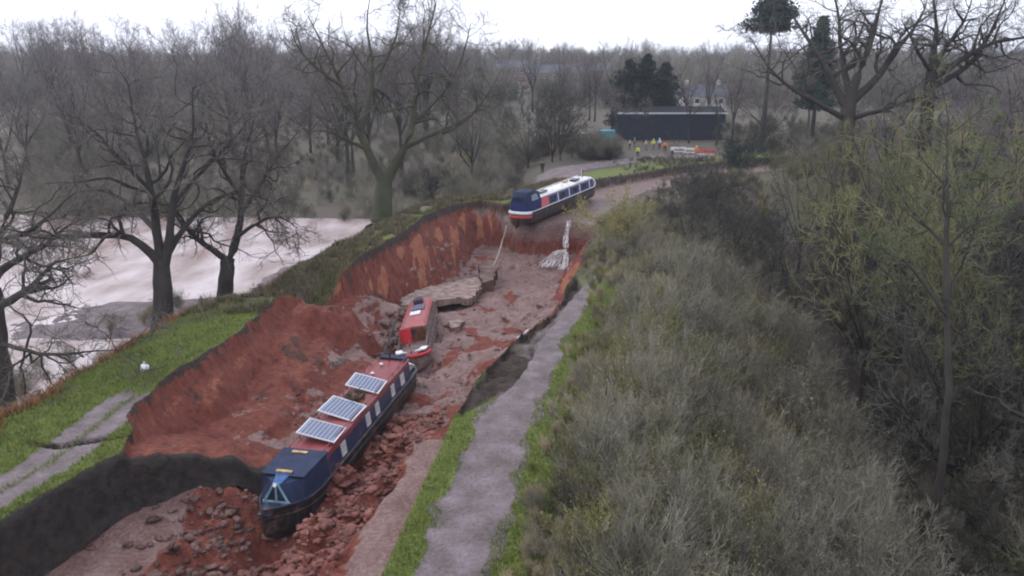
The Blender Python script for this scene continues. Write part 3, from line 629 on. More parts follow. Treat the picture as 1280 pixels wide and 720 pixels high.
MB().prism([(1.35, -.75, Z0), (1.35, -.7, Z1 - .1), (1.35, -.35, Z1 - .1), (1.35, -.35, Z0)], (.05, 0, 0)).build('cabin_door', M['white'], b1)
MB().prism([(.9, -.7, Z1 - .05), (2.0, -.75, Z1 + .15), (2.0, .75, Z1 + .15), (.9, .7, Z1 - .05)], (0, 0, .05)).build('stern_hood', M['canvas'], b1, .02)
pb, ps = W(318, 668, -2.35), W(503, 458, -2.75)
d1 = (pb - ps).normalized(); place(b1, ps, ps + d1 * 10, -1, 1.12); b1.scale = (1, 1.04, 1.1)

# --- boat 2 : red boat sunk in the bed, stern towards the camera
b2 = empty('narrowboat', (0, 0, 0)); L2 = 14.0
tag(b2, 'small red narrowboat with open stern doors, mud covered, lying in the middle of the breach', 'narrowboat')
M['mudhull'] = mat('mud_covered_hull', (.09, .06, .055), .8, col2=(.20, .14, .13), scale=3, bump=.5, bscale=8)
make_hull(b2, L2, M['mudhull'], M['mudhull'])
cabin_loft(3.5, 12, Z0, Z1).build('cabin', M['mudhull'], b2)
for s in (-1, 1): MB().prism([(.7, s * .86, 1.05), (3.5, s * .94, 1.05), (3.5, s * .88, 1.7), (1.4, s * .84, 1.32)], (0, s * .05, 0)).build('side_coaming', M['mudhull'], b2)
rf = MB().loft([[(x, -.86, Z1 - .02), (x, -.86, Z1 + .035), (x, 0, Z1 + .1), (x, .86, Z1 + .035), (x, .86, Z1 - .02)] for x in (3.4, 7, 12.1)]).build('roof', M['pinkroof'], b2)
MB().box((9.0, 0, Z1 + .15), (1.5, .9, .06)).build('solar_panel', M['solar'], rf, .01); MB().box((7.3, .1, Z1 + .14), (1.0, .7, .05)).build('roof_board', M['white'], rf, .01)
MB().box((10.8, .1, Z1 + .25), (.9, .7, .3)).build('roof_box', M['navy_dark'], rf, .03)
for s in (-1, 1): MB().tube([(3.8, s * .74, Z1 + .14), (11.8, s * .74, Z1 + .14)], .022, 6).build('hand_rail', M['red'], rf)
MB().box((3.47, 0, 1.45), (.04, 1.6, .88)).build('cabin_bulkhead', M['mudhull'], b2)
MB().box((3.42, -.28, 1.42), (.04, .8, .84)).build('cabin_opening', M['varnish'], b2); MB().box((3.39, .0, 1.7), (.04, .3, .3)).build('hatch_hole', M['black'], b2)
MB().box((3.1, .52, 1.5), (.05, .75, 1.0), Matrix.Rotation(math.radians(12), 3, 'Z')).build('stern_door', M['red'], b2, .01)
MB().box((3.1, -.74, 1.45), (.6, .05, .95), Matrix.Rotation(math.radians(8), 3, 'Z')).build('stern_door', M['varnish'], b2, .01)
MB().box((1.9, 0, .98), (3.0, 1.5, .1)).build('stern_deck', M['mudhull'], b2, .01)
pr2 = [p for p in hull_profile(L2) if p[0] < .5]
for s in (-1, 1): MB().prism([(x - .02, s * (hw * .55), zt + .05) for x, hw, zb, zt in pr2[:1]] + [(.12, s * .92, 1.24), (.75, s * 1.0, 1.22), (.8, s * .62, 1.22), (.25, s * .5, 1.24)], (0, 0, .07)).build('white_band', M['white'], b2)
P2 = hull_profile(L2)[:4]
MB().tube([(x - .02, -(hw + .03), zt - .2) for x, hw, zb, zt in P2[::-1]] + [(x - .02, hw + .03, zt - .2) for x, hw, zb, zt in P2], .13, 6).build('red_band', M['red'], b2)
MB().tube([(.25, 0, 1.1), (.2, 0, 1.7), (.9, .1, 1.85)], .035, 8).build('tiller', M['rust'], b2, smooth=True)
place(b2, W(514, 443, -3.0), W(533, 376, -4.3), -10, 1.12)

# --- boat 3 : long blue and white boat hanging over the end of the breach
b3 = empty('narrowboat', (0, 0, 0)); L3 = 19.6
tag(b3, 'long blue narrowboat with a cream roof, its stern overhanging the far end of the breach', 'narrowboat')
make_hull(b3, L3, M['black'], M['white'])
cab = cabin_loft(3.4, 17.0, Z0, Z1).build('cabin', paint('blue_cabin', (.035, .05, .16), mud=.1), b3)
rf = MB().loft([[(x, -.87, Z1 - .02), (x, -.87, Z1 + .05), (x, 0, Z1 + .11), (x, .87, Z1 + .05), (x, .87, Z1 - .02)] for x in (3.3, 9, 17.1)]).build('roof', M['cream'], b3)
chk = check_mat('blue_white_edging', (.05, .06, .18), (.7, .7, .74), 4.2)
for s in (-1, 1):
    side_panel(3.4, 17, Z1 - .14, Z1 - .03, Z0, Z1, s, .018, .003).build('roof_edging', chk, cab); side_panel(3.4, 17, Z0 + .02, Z0 + .12, Z0, Z1, s, .018, .003).build('gunwale_edging', chk, cab)
    side_panel(3.4, 5.3, Z0 + .04, Z1 - .06, Z0, Z1, s, .02, .003).build('rose_painted_panel', check_mat('rose_pattern', (.62, .04, .05), (.62, .22, .22), 7), cab)
    for x in (6.4, 8.8, 12.2, 14.6): window(cab, x, 1.45, .8, .38, Z0, Z1, s, M['glass'], M['navy_dark'])
    for x in (7.6, 10.5, 13.4, 16.2): side_panel(x - .09, x + .09, Z0 + .12, Z1 - .14, Z0, Z1, s, .02, .003).build('white_panel', M['white'], cab)
    MB().tube([(3.6, s * .76, Z1 + .16), (16.8, s * .76, Z1 + .16)], .025, 6).build('hand_rail', M['white'], rf)
def hood_sec(x, w_, zr, tw): return [(x, -w_, 1.15), (x, -w_ * .97, 1.9), (x, -tw, zr), (x, 0, zr + .06), (x, tw, zr), (x, w_ * .97, 1.9), (x, w_, 1.15)]
hood = MB().loft([hood_sec(.35, .82, 2.25, .6), hood_sec(.8, .95, 2.62, .72), hood_sec(2.2, .98, 2.7, .75), hood_sec(3.3, .96, 2.45, .72)]).build('pram_hood', M['canvas'], b3)
MB().prism([(.56, -.55, 1.95), (.74, -.5, 2.42), (.74, -.05, 2.46), (.56, -.05, 1.95)], (-.06, 0, .02)).build('hood_window', M['clear'], hood); MB().prism([(.56, .08, 1.95), (.74, .08, 2.46), (.74, .5, 2.42), (.56, .55, 1.95)], (-.06, 0, .02)).build('hood_window', M['clear'], hood)
for s in (-1, 1): MB().prism([(1.2, s * .97, 1.95), (2.6, s * .97, 1.95), (2.5, s * .84, 2.4), (1.3, s * .84, 2.4)], (0, s * .03, 0)).build('hood_window', M['clear'], hood)
pr3 = [p for p in hull_profile(L3) if p[0] < 1]
MB().tube([(x - .02, -(hw + .02), zt - .1) for x, hw, zb, zt in pr3[::-1]] + [(x - .02, (hw + .02), zt - .1) for x, hw, zb, zt in pr3], .14, 6).build('white_band', M['white'], b3)
MB().tube([(x, -(hw + .02), zt - .42) for x, hw, zb, zt in pr3[::-1]] + [(x, (hw + .02), zt - .42) for x, hw, zb, zt in pr3], .12, 6).build('red_band', M['rose'], b3)
MB().tube([(.3, 0, .95), (.1, 0, .3), (.05, 0, -.1)], [.05, .05, .05], 8).box((-.1, 0, .2), (.5, .03, .7)).build('rudder', M['rust'], b3)
for x, y, a, c_, mm in ((5.4, .1, 1.7, .9, 'glass'), (12.2, .3, .9, .4, 'wood'), (13.6, -.2, 1.2, .7, 'navy_dark'), (15.0, .2, .8, .6, 'alu')): MB().box((x, y, Z1 + .2), (a, c_, .14)).build('roof_box', M[mm], rf, .02)
MB().tube([(16.4, 0, Z1 + .1), (16.4, 0, Z1 + .75)], .05, 8).tube([(16.4, 0, Z1 + .72), (16.4, 0, Z1 + .8)], .09, 8).build('chimney', M['black'], rf)
for x in (7.5, 10, 11.4): mushroom(rf, x, -.3, Z1 + .1, M['white'])
MB().tube([(15.6, -.2, Z1 + .1), (15.6, -.2, Z1 + .9)], .025, 6).build('aerial', M['white'], rf)
MB().loft([cr_sec(17.1, .95, Z1, .8), cr_sec(18.2, .6, Z1 - .1, .12)]).build('cratch_cover', M['navy_dark'], b3)
MB().loft([[(x, -a, 1.15), (x, -a * .98, 1.92), (x, a * .98, 1.92), (x, a, 1.15)] for x, a in ((.18, .7), (.5, .92), (1.6, 1.0), (3.36, .99))]).build('stern_dodger', mat('blue_dodger', (.018, .028, .11), .6, .2, 2), b3)
place(b3, W(646, 269, -.05), W(743, 230, .25), 0, 1.12); b3.scale = (1, 1.04, 1.2)

# ------------------------------------------------------------------ things in and round the hole
M['clod'] = mat('red_earth_clods', (.075, .027, .022), .7, col2=(.23, .085, .066), scale=.9, bump=.8, bscale=6); M['clod_dark'] = mat('brown_clods', (.06, .032, .027), .7, col2=(.17, .095, .08), scale=.9, bump=.8, bscale=6)
M['slab'] = mat('silty_slab', (.13, .085, .072), .8, col2=(.32, .23, .205), scale=1.6, bump=.9, bscale=5); M['pudd'] = water_mat('grey_puddle', (.28, .25, .26), (.36, .33, .34), .2, 1, .05)
def slab(name, px, zf, th, label, m, cat='slab', nz_=.12, seed=0, group=None):
    P = [W(a, b, zf(a, b)) for a, b in px]; c = sum(P, Vector()) / len(P); xs = [p.x for p in P]; ys = [p.y for p in P]
    n = 36; gx = np.linspace(min(xs) - .3, max(xs) + .3, n); gy = np.linspace(min(ys) - .3, max(ys) + .3, n); gX, gY = np.meshgrid(gx, gy)
    # inverse distance height of the outline points, torn outline
    zt = shep([(p.x, p.y, p.z) for p in P], gX, gY, 2.5) + nz_ * 2 * fbm(gX * .9, gY * .9, 4, seed + 300)
    ins = (sdist([(p.x, p.y) for p in P], gX, gY) + .5 * fbm(gX * 1.2, gY * 1.2, 3, seed + 310)) > 0
    zb = zt - th * (.7 + .9 * (fbm(gX * 1.5, gY * 1.5, 3, seed + 320) + .5)); Vv = np.concatenate([np.stack([gX, gY, zt], -1).reshape(-1, 3), np.stack([gX, gY, zb], -1).reshape(-1, 3)])
    cell = ins[:-1, :-1] & ins[1:, 1:] & ins[:-1, 1:] & ins[1:, :-1]; I = np.arange(n * n).reshape(n, n); Fq = []; N2 = n * n
    for j in range(n - 1):
        for i in range(n - 1):
            if not cell[j, i]: continue
            a, b, c_, d = I[j, i], I[j, i + 1], I[j + 1, i + 1], I[j + 1, i]; Fq += [(a, b, c_, d), (a + N2, d + N2, c_ + N2, b + N2)]
            if j == 0 or not cell[j - 1, i]: Fq.append((b, a, a + N2, b + N2))
            if j == n - 2 or not cell[j + 1, i]: Fq.append((d, c_, c_ + N2, d + N2))
            if i == 0 or not cell[j, i - 1]: Fq.append((a, d, d + N2, a + N2))
            if i == n - 2 or not cell[j, i + 1]: Fq.append((c_, b, b + N2, c_ + N2))
    o = mesh_np(name, Vv, np.array(Fq), m, True); tag(o, label, cat, group)
    o.data.set_sharp_from_angle(angle=math.radians(40)); return o
slab('collapsed_bank_slab', [(500, 372), (522, 362), (560, 352), (595, 345), (612, 346), (604, 358), (590, 374), (560, 374), (520, 380), (498, 384)], lambda a, b: -3.75 + .0 * a, .45, 'flat slab of collapsed bank lying behind the red boat', M['slab'])
slab('fallen_turf', [(270, 450), (282, 438), (298, 432), (303, 438), (292, 452), (276, 458)], lambda a, b: -1.3, .5, 'tuft of turf slipped halfway down the red slope', mat('turf', (.05, .075, .025), .95, col2=(.12, .12, .06), scale=3, bump=1, bscale=12), 'turf', .1, 5)
slab('broken_clay_slab', [(132, 636), (150, 624), (172, 628), (158, 640), (138, 648)], lambda a, b: -2.15, .35, 'grey broken slab sticking out of the silt at lower left', M['slab'], 'slab', .05, 9)
slab('broken_track_slab', [(158, 504), (186, 484), (206, 470), (210, 474), (190, 490), (164, 508)], lambda a, b: -.42, .3, 'grey strip of the broken track hanging at the red scar edge', M['slab'], 'slab', .05, 13)
for i, (pts, lab) in enumerate([([(645, 420), (668, 408), (690, 406), (688, 424), (672, 436), (655, 432)], 'grey puddle on the sunken towpath, the one farther from the camera'), ([(644, 452), (660, 438), (676, 440), (674, 470), (664, 482), (648, 478)], 'long grey puddle on the sunken towpath, nearer the camera')]):
    P = [W(a, b, -.72) for a, b in pts]; Pp = []
    for k in range(len(P)):
        a, b = P[k], P[(k + 1) % len(P)]
        for q in range(5): t = q / 5; p = a.lerp(b, t); Pp.append((p.x + .25 * random.uniform(-1, 1) * .5, p.y + .25 * random.uniform(-1, 1) * .8, -.86))
    tag(MB().prism(Pp, (0, 0, .12)).build('puddle', M['pudd']), lab, 'puddle', kind='structure')
for i, (px, z_, th, lab) in enumerate([
    ([(588, 498), (600, 480), (612, 470), (622, 476), (612, 490), (600, 506)], -.62, .5, 'mossy broken slab at the crack edge, nearest the green verge'),
    ([(622, 462), (634, 446), (646, 440), (650, 450), (640, 466), (628, 472)], -.7, .4, 'brown broken slab at the crack edge beside the nearer puddle'),
    ([(560, 402), (574, 396), (584, 400), (576, 408), (564, 410)], -3.7, .4, 'lone brown slab on the mud right of the red boat'),
    ([(470, 392), (488, 386), (496, 396), (486, 408), (472, 404)], -3.6, .5, 'dark broken lump left of the red boat bow'),
    ([(462, 430), (478, 418), (488, 426), (480, 442), (466, 444)], -3.7, .5, 'dark broken lump beside the pole left of the red boat'),
    ([(596, 330), (612, 322), (622, 332), (618, 350), (602, 354)], -3.4, .8, 'dark rooty lump at the foot of the hanging rope')]):
    slab('broken_slab', px, (lambda a, b, z_=z_: z_), th, lab, M['slab'] if i < 3 else M['clod_dark'], 'slab', .16, 20 + i * 7)
def xy_b2(n):
    a = rng.uniform(0, 1, n); return np.column_stack([-7.6 + rng.normal(0, .45, n) + .3 * a, 45.5 + 14 * a])
# waterfall over the head of the breach
fm = mat('white_foam', (.50, .44, .42), .4, col2=(.78, .75, .74), scale=5, bump=.8, bscale=9)
P1 = W(712, 276, -1.1)
wl = []
for (a, b, z, hw_) in ((712, 274, -1.08, .3), (710, 281, -1.15, .22), (708, 294, -2.2, .16), (707, 308, -2.9, .25), (697, 315, -3.3, .75), (690, 322, -3.9, .55), (684, 331, -4.25, .6)):
    c = W(a, b, z); c.z = max(z, zat(c.x, c.y - .3) + .1); wl.append([(c.x + hw_ * (q / 8 * 2 - 1) * 1, c.y - .25 + .2 * math.sin(q * 2.1), c.z + .1 * math.sin(q * 1.7 + a)) for q in range(9)])
wf_ = MB()
def strand(n_, pts, sp0, sp1):
    Pw = [W(*p) for p in pts]
    for q in Pw: q.z = max(q.z, zat(q.x, q.y - .2) + .06)
    for _ in range(n_):
        u_ = random.gauss(0, .6); a_ = random.uniform(0, .85); b_ = a_ + random.uniform(.15, .45); m_ = len(Pw) - 1; cur = []
        for t_ in np.linspace(max(0, a_), min(1, b_), 7):
            k0 = min(int(t_ * m_), m_ - 1); p = Pw[k0].lerp(Pw[k0 + 1], t_ * m_ - k0); sp = sp0 + (sp1 - sp0) * t_
            cur.append(p + Vector((u_ * sp + random.gauss(0, .05), -.2 + random.gauss(0, .06), abs(random.gauss(0, .04)))))
        wf_.tube(cur, [random.uniform(.012, .045) for _ in cur], 6)
strand(34, [(711, 274, -1.08), (710, 281, -1.2), (708, 295, -2.2), (707, 310, -2.9)], .25, .2)
strand(75, [(706, 311, -3.0), (697, 316, -3.3), (690, 324, -3.9), (681, 334, -4.25)], .3, .75)
strand(40, [(707, 311, -3.0), (706, 322, -3.6), (703, 337, -4.2)], .12, .35)
o = wf_.build('waterfall', fm, None, smooth=True); ssm = o.modifiers.new('u', 'SUBSURF'); ssm.levels = ssm.render_levels = 2
tag(o, 'thin white waterfall pouring from the canal bed over the far scarp', 'waterfall', kind='structure')
# ropes, poles, ball
def rope(name, pts, r, m, label, cat, sag=0.0, k=6):
    a = []
    for p, q in zip(pts[:-1], pts[1:]):
        for t in range(8): v = p.lerp(q, t / 8); v.z -= sag * math.sin(math.pi * t / 8); a.append(v)
    a.append(pts[-1]); return tag(MB().tube(a, r, k).build(name, m, None, smooth=True), label, cat)
p3 = [W(633, 282, -.6), W(628, 300, -1.9), W(622, 320, -2.9), W(612, 338, -3.6), W(604, 352, -3.6)]
rope('mooring_rope', p3, .06, M['rope'], 'long pale rope hanging from the stern of the blue and cream boat', 'rope', .12)
rope('barge_pole', [W(497, 396, -2.0), W(486, 425, -2.6), W(478, 448, -3.0)], .07, M['pole'], 'dark pole leaning on the left side of the red boat', 'pole')
rope('boat_hook_pole', [W(489, 428, -.6), W(487, 445, -1.3), W(486, 462, -2.2)], .05, M['pole'], 'dark pole standing at the stern of the boat with solar panels', 'pole')
bl = W(181, 459, .2); bm = bpy.data.meshes.new('fender_ball'); import bmesh
q = bmesh.new(); bmesh.ops.create_uvsphere(q, u_segments=20, v_segments=12, radius=.2); bmesh.ops.create_cone(q, cap_ends=True, segments=10, radius1=.05, radius2=.04, depth=.12, matrix=Matrix.Translation((0, 0, .22))); q.to_mesh(bm); q.free()
bm.materials.append(M['white']); o = bpy.data.objects.new('fender_ball', bm); COL.objects.link(o); o.location = (bl.x, bl.y, zat(bl.x, bl.y) + .17); tag(o, 'white round fender ball lying on the grassy left bank', 'fender')
# earth clods heaped in the hole (uncountable)
def clods(n, fn_xy, smin, smax, name, m, label, sink=.35):
    q = bmesh.new(); bmesh.ops.create_icosphere(q, subdivisions=2, radius=1); bv = np.array([v.co[:] for v in q.verts]); bf = np.array([[v.index for v in f.verts] for f in q.faces]); q.free()
    xy = fn_xy(n); n = len(xy); z = hf(xy[:, 0], xy[:, 1]); sz = smin + (smax - smin) * rng.uniform(0, 1, n) ** 3
    Vs = []; 
    sc = sz[:, None, None] * rng.uniform(.5, 1.4, (n, 1, 3)) * np.array([1, 1, .55])
    vv = np.repeat(bv[None], n, 0); off = rng.uniform(0, 100, (n, 1))
    dis = 1 + 1.7 * fbm(vv[:, :, 0] * 1.3 + vv[:, :, 2] * 1.1 + off, vv[:, :, 1] * 1.3 - vv[:, :, 2] * .8 + off, 3, 400)
    vv = np.round(vv * 1.4 + off[..., None] % 1, 0) / 1.4 * .6 + vv * .4
    vv = vv * dis[..., None] * sc; a = rng.uniform(0, 6.28, n); ca, sa = np.cos(a)[:, None], np.sin(a)[:, None]
    vv = np.stack([vv[..., 0] * ca - vv[..., 1] * sa, vv[..., 0] * sa + vv[..., 1] * ca, vv[..., 2]], -1)
    vv += np.column_stack([xy, z + sz * (.5 - sink)])[:, None]
    o = mesh_np(name, vv.reshape(-1, 3), (bf[None] + (np.arange(n) * len(bv))[:, None, None]).reshape(-1, 3), m, True)
    return tag(o, label, None, None, 'stuff')
def xy_heap(n):
    y = rng.uniform(19, 37, n); x = rng.uniform(0, 1, n); xr = np.interp(y, [19, 25, 30, 37], [-6.0, -5.3, -3.8, -3.2]); xl = np.interp(y, [19, 25.5, 26, 30, 37], [-9.5, -9, -8.0, -7.1, -6.0])
    return np.column_stack([xl + (xr - xl) * x, y])
clods(5000, xy_heap, .02, .2, 'earth_clods', M['clod'], 'tumbled red earth clods beside the nearest boat')
def xy_hole(n): return np.column_stack([rng.normal(-10.8, 1.0, n), rng.uniform(19, 28, n)])
clods(900, xy_hole, .02, .18, 'fallen_earth', M['clod_dark'], 'brown broken earth in the drained hole at lower left')
clods(420, xy_b2, .06, .42, 'mud_debris', M['clod_dark'], 'dark muddy debris heaped along the left side of the red boat', .4)
def xy_bed(n):
    x = rng.uniform(-13, 6, n); y = rng.uniform(31, 76, n); g = fbm(x * .5, y * .5, 3, 500); k = (sdist(RIM, x, y) > .6) & (g > .04); return np.column_stack([x[k], y[k]])
clods(2600, xy_bed, .03, .17, 'scattered_earth', M['clod_dark'], 'small clods scattered over the mud bed of the breach', .5)

# ------------------------------------------------------------------ grass, bracken blades
def blades(name, xy, h0, h1, wd, m, label, lean=.35, dead=None):
    n = len(xy); z = hf(xy[:, 0], xy[:, 1]) - .02; base = np.column_stack([xy, z]); a = rng.uniform(0, 6.28, n); h = rng.uniform(h0, h1, n)
    sd_ = np.column_stack([np.cos(a), np.sin(a), 0 * a]) * (wd * rng.uniform(.6, 1.4, n))[:, None]; ln_ = rng.normal(0, lean, (n, 2)) * h[:, None]
    m1 = base + np.column_stack([ln_ * .35, h * .6]); t = base + np.column_stack([ln_, h * rng.uniform(.75, 1, n)])
    v = np.stack([base - sd_, base + sd_, m1 + sd_ * .7, m1 - sd_ * .7, t + sd_ * .1, t - sd_ * .1], 1).reshape(-1, 3); k = (np.arange(n) * 6)[:, None]
    f = np.concatenate([k + np.array([0, 1, 2, 3]), k + np.array([3, 2, 4, 5])])
    return tag(mesh_np(name, v, f, m), label, None, None, 'stuff')
def sample(n, y0, y1, x0, x1, cond):
    u = rng.uniform(0, 1, n); y = y0 * (y1 / y0) ** u; x = np.interp(y, *x0) + (np.interp(y, *x1) - np.interp(y, *x0)) * rng.uniform(0, 1, n)
    z, T = hf(x, y, True); k = cond(x, y, z, T); return np.column_stack([x[k], y[k]])
M['grass'] = twig_mat('grass_blade', (.07, .095, .02), (.20, .24, .055)); M['grass_dry'] = twig_mat('dry_grass', (.09, .078, .045), (.21, .18, .105)); M['bracken'] = twig_mat('bracken_frond', (.13, .06, .03), (.30, .16, .08))
def c_right(x, y, z, T):
    pd = np.abs(x - path_c(y)); pd = np.abs(x - path_c(y) + .35); return (~T['inside']) & (pd > 1.05 + .9 * fbm(x * 1.4, y * 1.4, 3, 1)) & (T['dm'] < .1) & (x - path_c(y) < 2.3)
xr = sample(70000, 15, 62, ([10, 20, 30, 40, 50, 62], [-4.8, -3.9, -2.6, 0, 2.5, 4.5]), ([10, 20, 30, 40, 50, 62], [1.5, 2, 3.5, 5.5, 8, 11]), c_right)
blades('grass', xr, .05, .22, .012, M['grass'], 'green grass along both sides of the right hand towpath')
def c_left(x, y, z, T):
    lc = np.abs(x - np.interp(y, [10, 20, 26, 31, 34], [-20.2, -18.6, -16.75, -16.5, -16.0])); p = sm(1.1, .85, lc + .35 * fbm(x * 2.3, y * 2.3, 3, 103)) * (1 - .55 * sm(.35, .05, lc)) * sm(33.5, 32, y); return (~T['inside']) & (T['do'] < 5.6 + fbm(x, y, 3, 2) * 2) & (rng.uniform(0, 1, x.shape) > p * 1.1)
xl = sample(80000, 16, 47, ([10, 47], [-26, -21]), ([10, 30, 40, 47], [-14, -14, -14, -13]), c_left)
blades('grass', xl, .05, .24, .014, M['grass'], 'green grass on the broken left canal bank')
def c_br(x, y, z, T): return (~T['inside']) & (T['do'] > 4.6 + 1.5 * fbm(x, y, 3, 2)) & (T['do'] < 11)
xb = sample(60000, 18, 60, ([10, 60], [-30, -24]), ([10, 60], [-17, -14]), c_br)
blades('bracken', xb, .15, .7, .022, M['bracken'], 'rust brown dead bracken on the outer slope of the left bank', .5)
def c_rim(x, y, z, T): return (~T['inside']) & T['left'] & (T['do'] < 4.5) & (fbm(x * .7, y * .7, 3, 6) > -.12)
xd = sample(60000, 44, 100, ([44, 60, 80, 100], [-20, -17, -12, 2]), ([44, 60, 80, 100], [-13, -9, -3, 13]), c_rim)
blades('dry_grass', xd, .12, .55, .03, M['grass_dry'], 'pale dry grass on the far part of the left bank', .4)

# ------------------------------------------------------------------ scrub prototypes (kept out of the scene, instanced by the scrub masses)
def bush_mesh(n, h, spread, mt, l2=8, l3=7, l4=4, rt=.006, leaf=0, lm=None, r0=.019, up=.12, gn=.16, lsz=.07):
    P = []; R = []
    for i in range(n):
        a = random.uniform(0, 6.28); sp = abs(random.gauss(0, spread)); b = Vector((random.gauss(0, .25) * h * .4, random.gauss(0, .25) * h * .4, -.1)); d = Vector((math.cos(a) * sp, math.sin(a) * sp, 1))
        pts = [b]; p = b.copy(); ln = h * random.uniform(.55, 1.0)
        for k in range(4): p = p + d.normalized() * ln / 4; d += Vector((random.gauss(0, .15), random.gauss(0, .15), .0)); pts.append(p.copy())
        a_, b_ = resample(pts, [r0, r0 * .8, r0 * .6, r0 * .4, r0 * .2], 6); P.append(a_); R.append(b_)
    P = np.array(P); R = np.array(R)
    C2, r2 = grow(P, R, l2, .45, 4, 35, up, gn, .6, t0=.15); C3, r3 = grow(C2, r2, l3, .6, 3, 35, up, gn, .6, t0=.1)
    parts = [tubes(P, np.maximum(R, rt * 1.6), 4), tubes(C2, np.maximum(r2, rt), 3), tubes(C3, np.maximum(r3, rt * .8), 2)]
    if l4: C4, r4 = grow(C3, r3, l4, .7, 2, 35, up, gn, .6, t0=.1); parts.append(tubes(C4, np.maximum(r4, rt * .6), 2))
    else: C4 = C3
    me = join(parts); return me, (leaf_tris(C4, leaf, lsz) if leaf else None)
PROT = bpy.data.collections.new('undergrowth_kinds')
def proto(i, me, leafd, m1, m2=None):
    v, f = me; nf = len(f)
    if leafd is not None: v, f = join([me, leafd])
    o = mesh_np('undergrowth_%02d' % i, v, f, m1, link=False)
    if leafd is not None: o.data.materials.append(m2 or m1); mi = np.zeros(len(f), np.int32); mi[nf:] = 1; o.data.polygons.foreach_set('material_index', mi)
    PROT.objects.link(o); return o
for i in range(3): proto(i, *bush_mesh(13, 3.2, .38, None, rt=.0055, leaf=(0, 1500, 1500)[i], lsz=.03), M['twig_gray'], M[('olive', 'olive', 'dead_leaf')[i]])
for i in (3, 4): proto(i, *bush_mesh(46, 1.9, .22, None, l2=5, l3=3, l4=0, rt=.009, r0=.012, up=.25), M['twig_tan'])
proto(5, *bush_mesh(30, 1.5, .45, None, l2=5, l3=3, l4=0, rt=.009, leaf=900, lsz=.06, r0=.012), M['twig_green'])
for i in (6, 7): proto(i, *bush_mesh(16, 2.0, .8, None, l2=6, l3=5, l4=2, rt=.008, leaf=700, lsz=.06, r0=.02, up=-.05), M['twig_dark'])
proto(8, *bush_mesh(20, 2.4, .5, None, l2=8, l3=6, l4=3, rt=.008, leaf=2500, lsz=.032), M['twig'], M['dead_leaf'])
proto(9, *bush_mesh(10, 4.2, .3, None, l2=9, l3=7, l4=4, rt=.009, r0=.035), M['twig_gray'])
proto(10, *bush_mesh(26, 2.2, .35, None, l2=7, l3=4, l4=2, rt=.008, r0=.014, up=.2, leaf=1200, lsz=.035), M['olive_twig'], M['twig_green'])
def gn_scatter(name, pts, rot, scl, pid, label):
    me = bpy.data.meshes.new(name); me.vertices.add(len(pts)); me.vertices.foreach_set('co', np.asarray(pts, np.float32).ravel()); me.update()
    for nm, a, ty in (('rotz', rot, 'FLOAT'), ('scl', scl, 'FLOAT'), ('pid', pid, 'INT')):
        at = me.attributes.new(nm, ty, 'POINT'); at.data.foreach_set('value', np.asarray(a, np.float32 if ty == 'FLOAT' else np.int32))
    o = bpy.data.objects.new(name, me); COL.objects.link(o); ng = bpy.data.node_groups.new(name, 'GeometryNodeTree')
    ng.interface.new_socket('Geometry', in_out='INPUT', socket_type='NodeSocketGeometry'); ng.interface.new_socket('Geometry', in_out='OUTPUT', socket_type='NodeSocketGeometry')
    gi = ng.nodes.new('NodeGroupInput'); go = ng.nodes.new('NodeGroupOutput'); ip = ng.nodes.new('GeometryNodeInstanceOnPoints'); ci = ng.nodes.new('GeometryNodeCollectionInfo')
    ci.inputs['Collection'].default_value = PROT; ci.inputs['Separate Children'].default_value = True; ci.inputs['Reset Children'].default_value = True; ip.inputs['Pick Instance'].default_value = True
    def na(n_, t): a = ng.nodes.new('GeometryNodeInputNamedAttribute'); a.data_type = t; a.inputs['Name'].default_value = n_; return [s for s in a.outputs if s.enabled][0]
    cx = ng.nodes.new('ShaderNodeCombineXYZ'); Lk = ng.links.new
    mp_ = ng.nodes.new('GeometryNodeMeshToPoints'); Lk(gi.outputs[0], mp_.inputs[0]); Lk(mp_.outputs[0], ip.inputs['Points']); Lk(ci.outputs[0], ip.inputs['Instance']); Lk(na('pid', 'INT'), ip.inputs['Instance Index'])
    Lk(na('rotz', 'FLOAT'), cx.inputs[2]); Lk(cx.outputs[0], ip.inputs['Rotation']); Lk(na('scl', 'FLOAT'), ip.inputs['Scale']); Lk(ip.outputs[0], go.inputs[0])
    md = o.modifiers.new('scatter', 'NODES'); md.node_group = ng; return tag(o, label, None, None, 'stuff')
def scatter(name, x, y, scl, pid, label):
    z = hf(x, y); gn_scatter(name, np.column_stack([x, y, z]), rng.uniform(0, 6.28, len(x)), scl, pid, label)
def pick(w, n): return rng.choice(len(w), n, p=np.array(w) / sum(w))
# scrub on the right bank
n = 4200; y = 11 * (120 / 11) ** (rng.uniform(0, 1, n) ** .85); off = rng.uniform(0, 1, n) ** .8 * 15; pe = path_c(y) + 1.25; x = pe + off
pr_edge = np.interp(y, [44, 52, 62, 75, 90, 115], [0, -2.4, -4.2, -4.4, -5, -5]); x = x + pr_edge * sm(6, 0, off)
dR = -sdist(RIM, x, y); k = (dR > .15) & (off < np.interp(y, [11, 30, 60, 120], [14.5, 14, 12, 14])); x, y, off = x[k], y[k], off[k]; n = len(x)
g = fbm(x * .16, y * .16, 3, 600); g2 = fbm(x * .5, y * .5, 2, 610); far = sm(44, 52, y)
scl = (.32 + .75 * sm(.2, 4.5, off)) * rng.uniform(.7, 1.2, n) * (1 - .15 * far) * (1 - .62 * sm(66, 80, y))
pid = np.zeros(n, int)
wg = [.6, .9, .9, .5, .5, .25, .35, .35, .7, .3, 1.3]
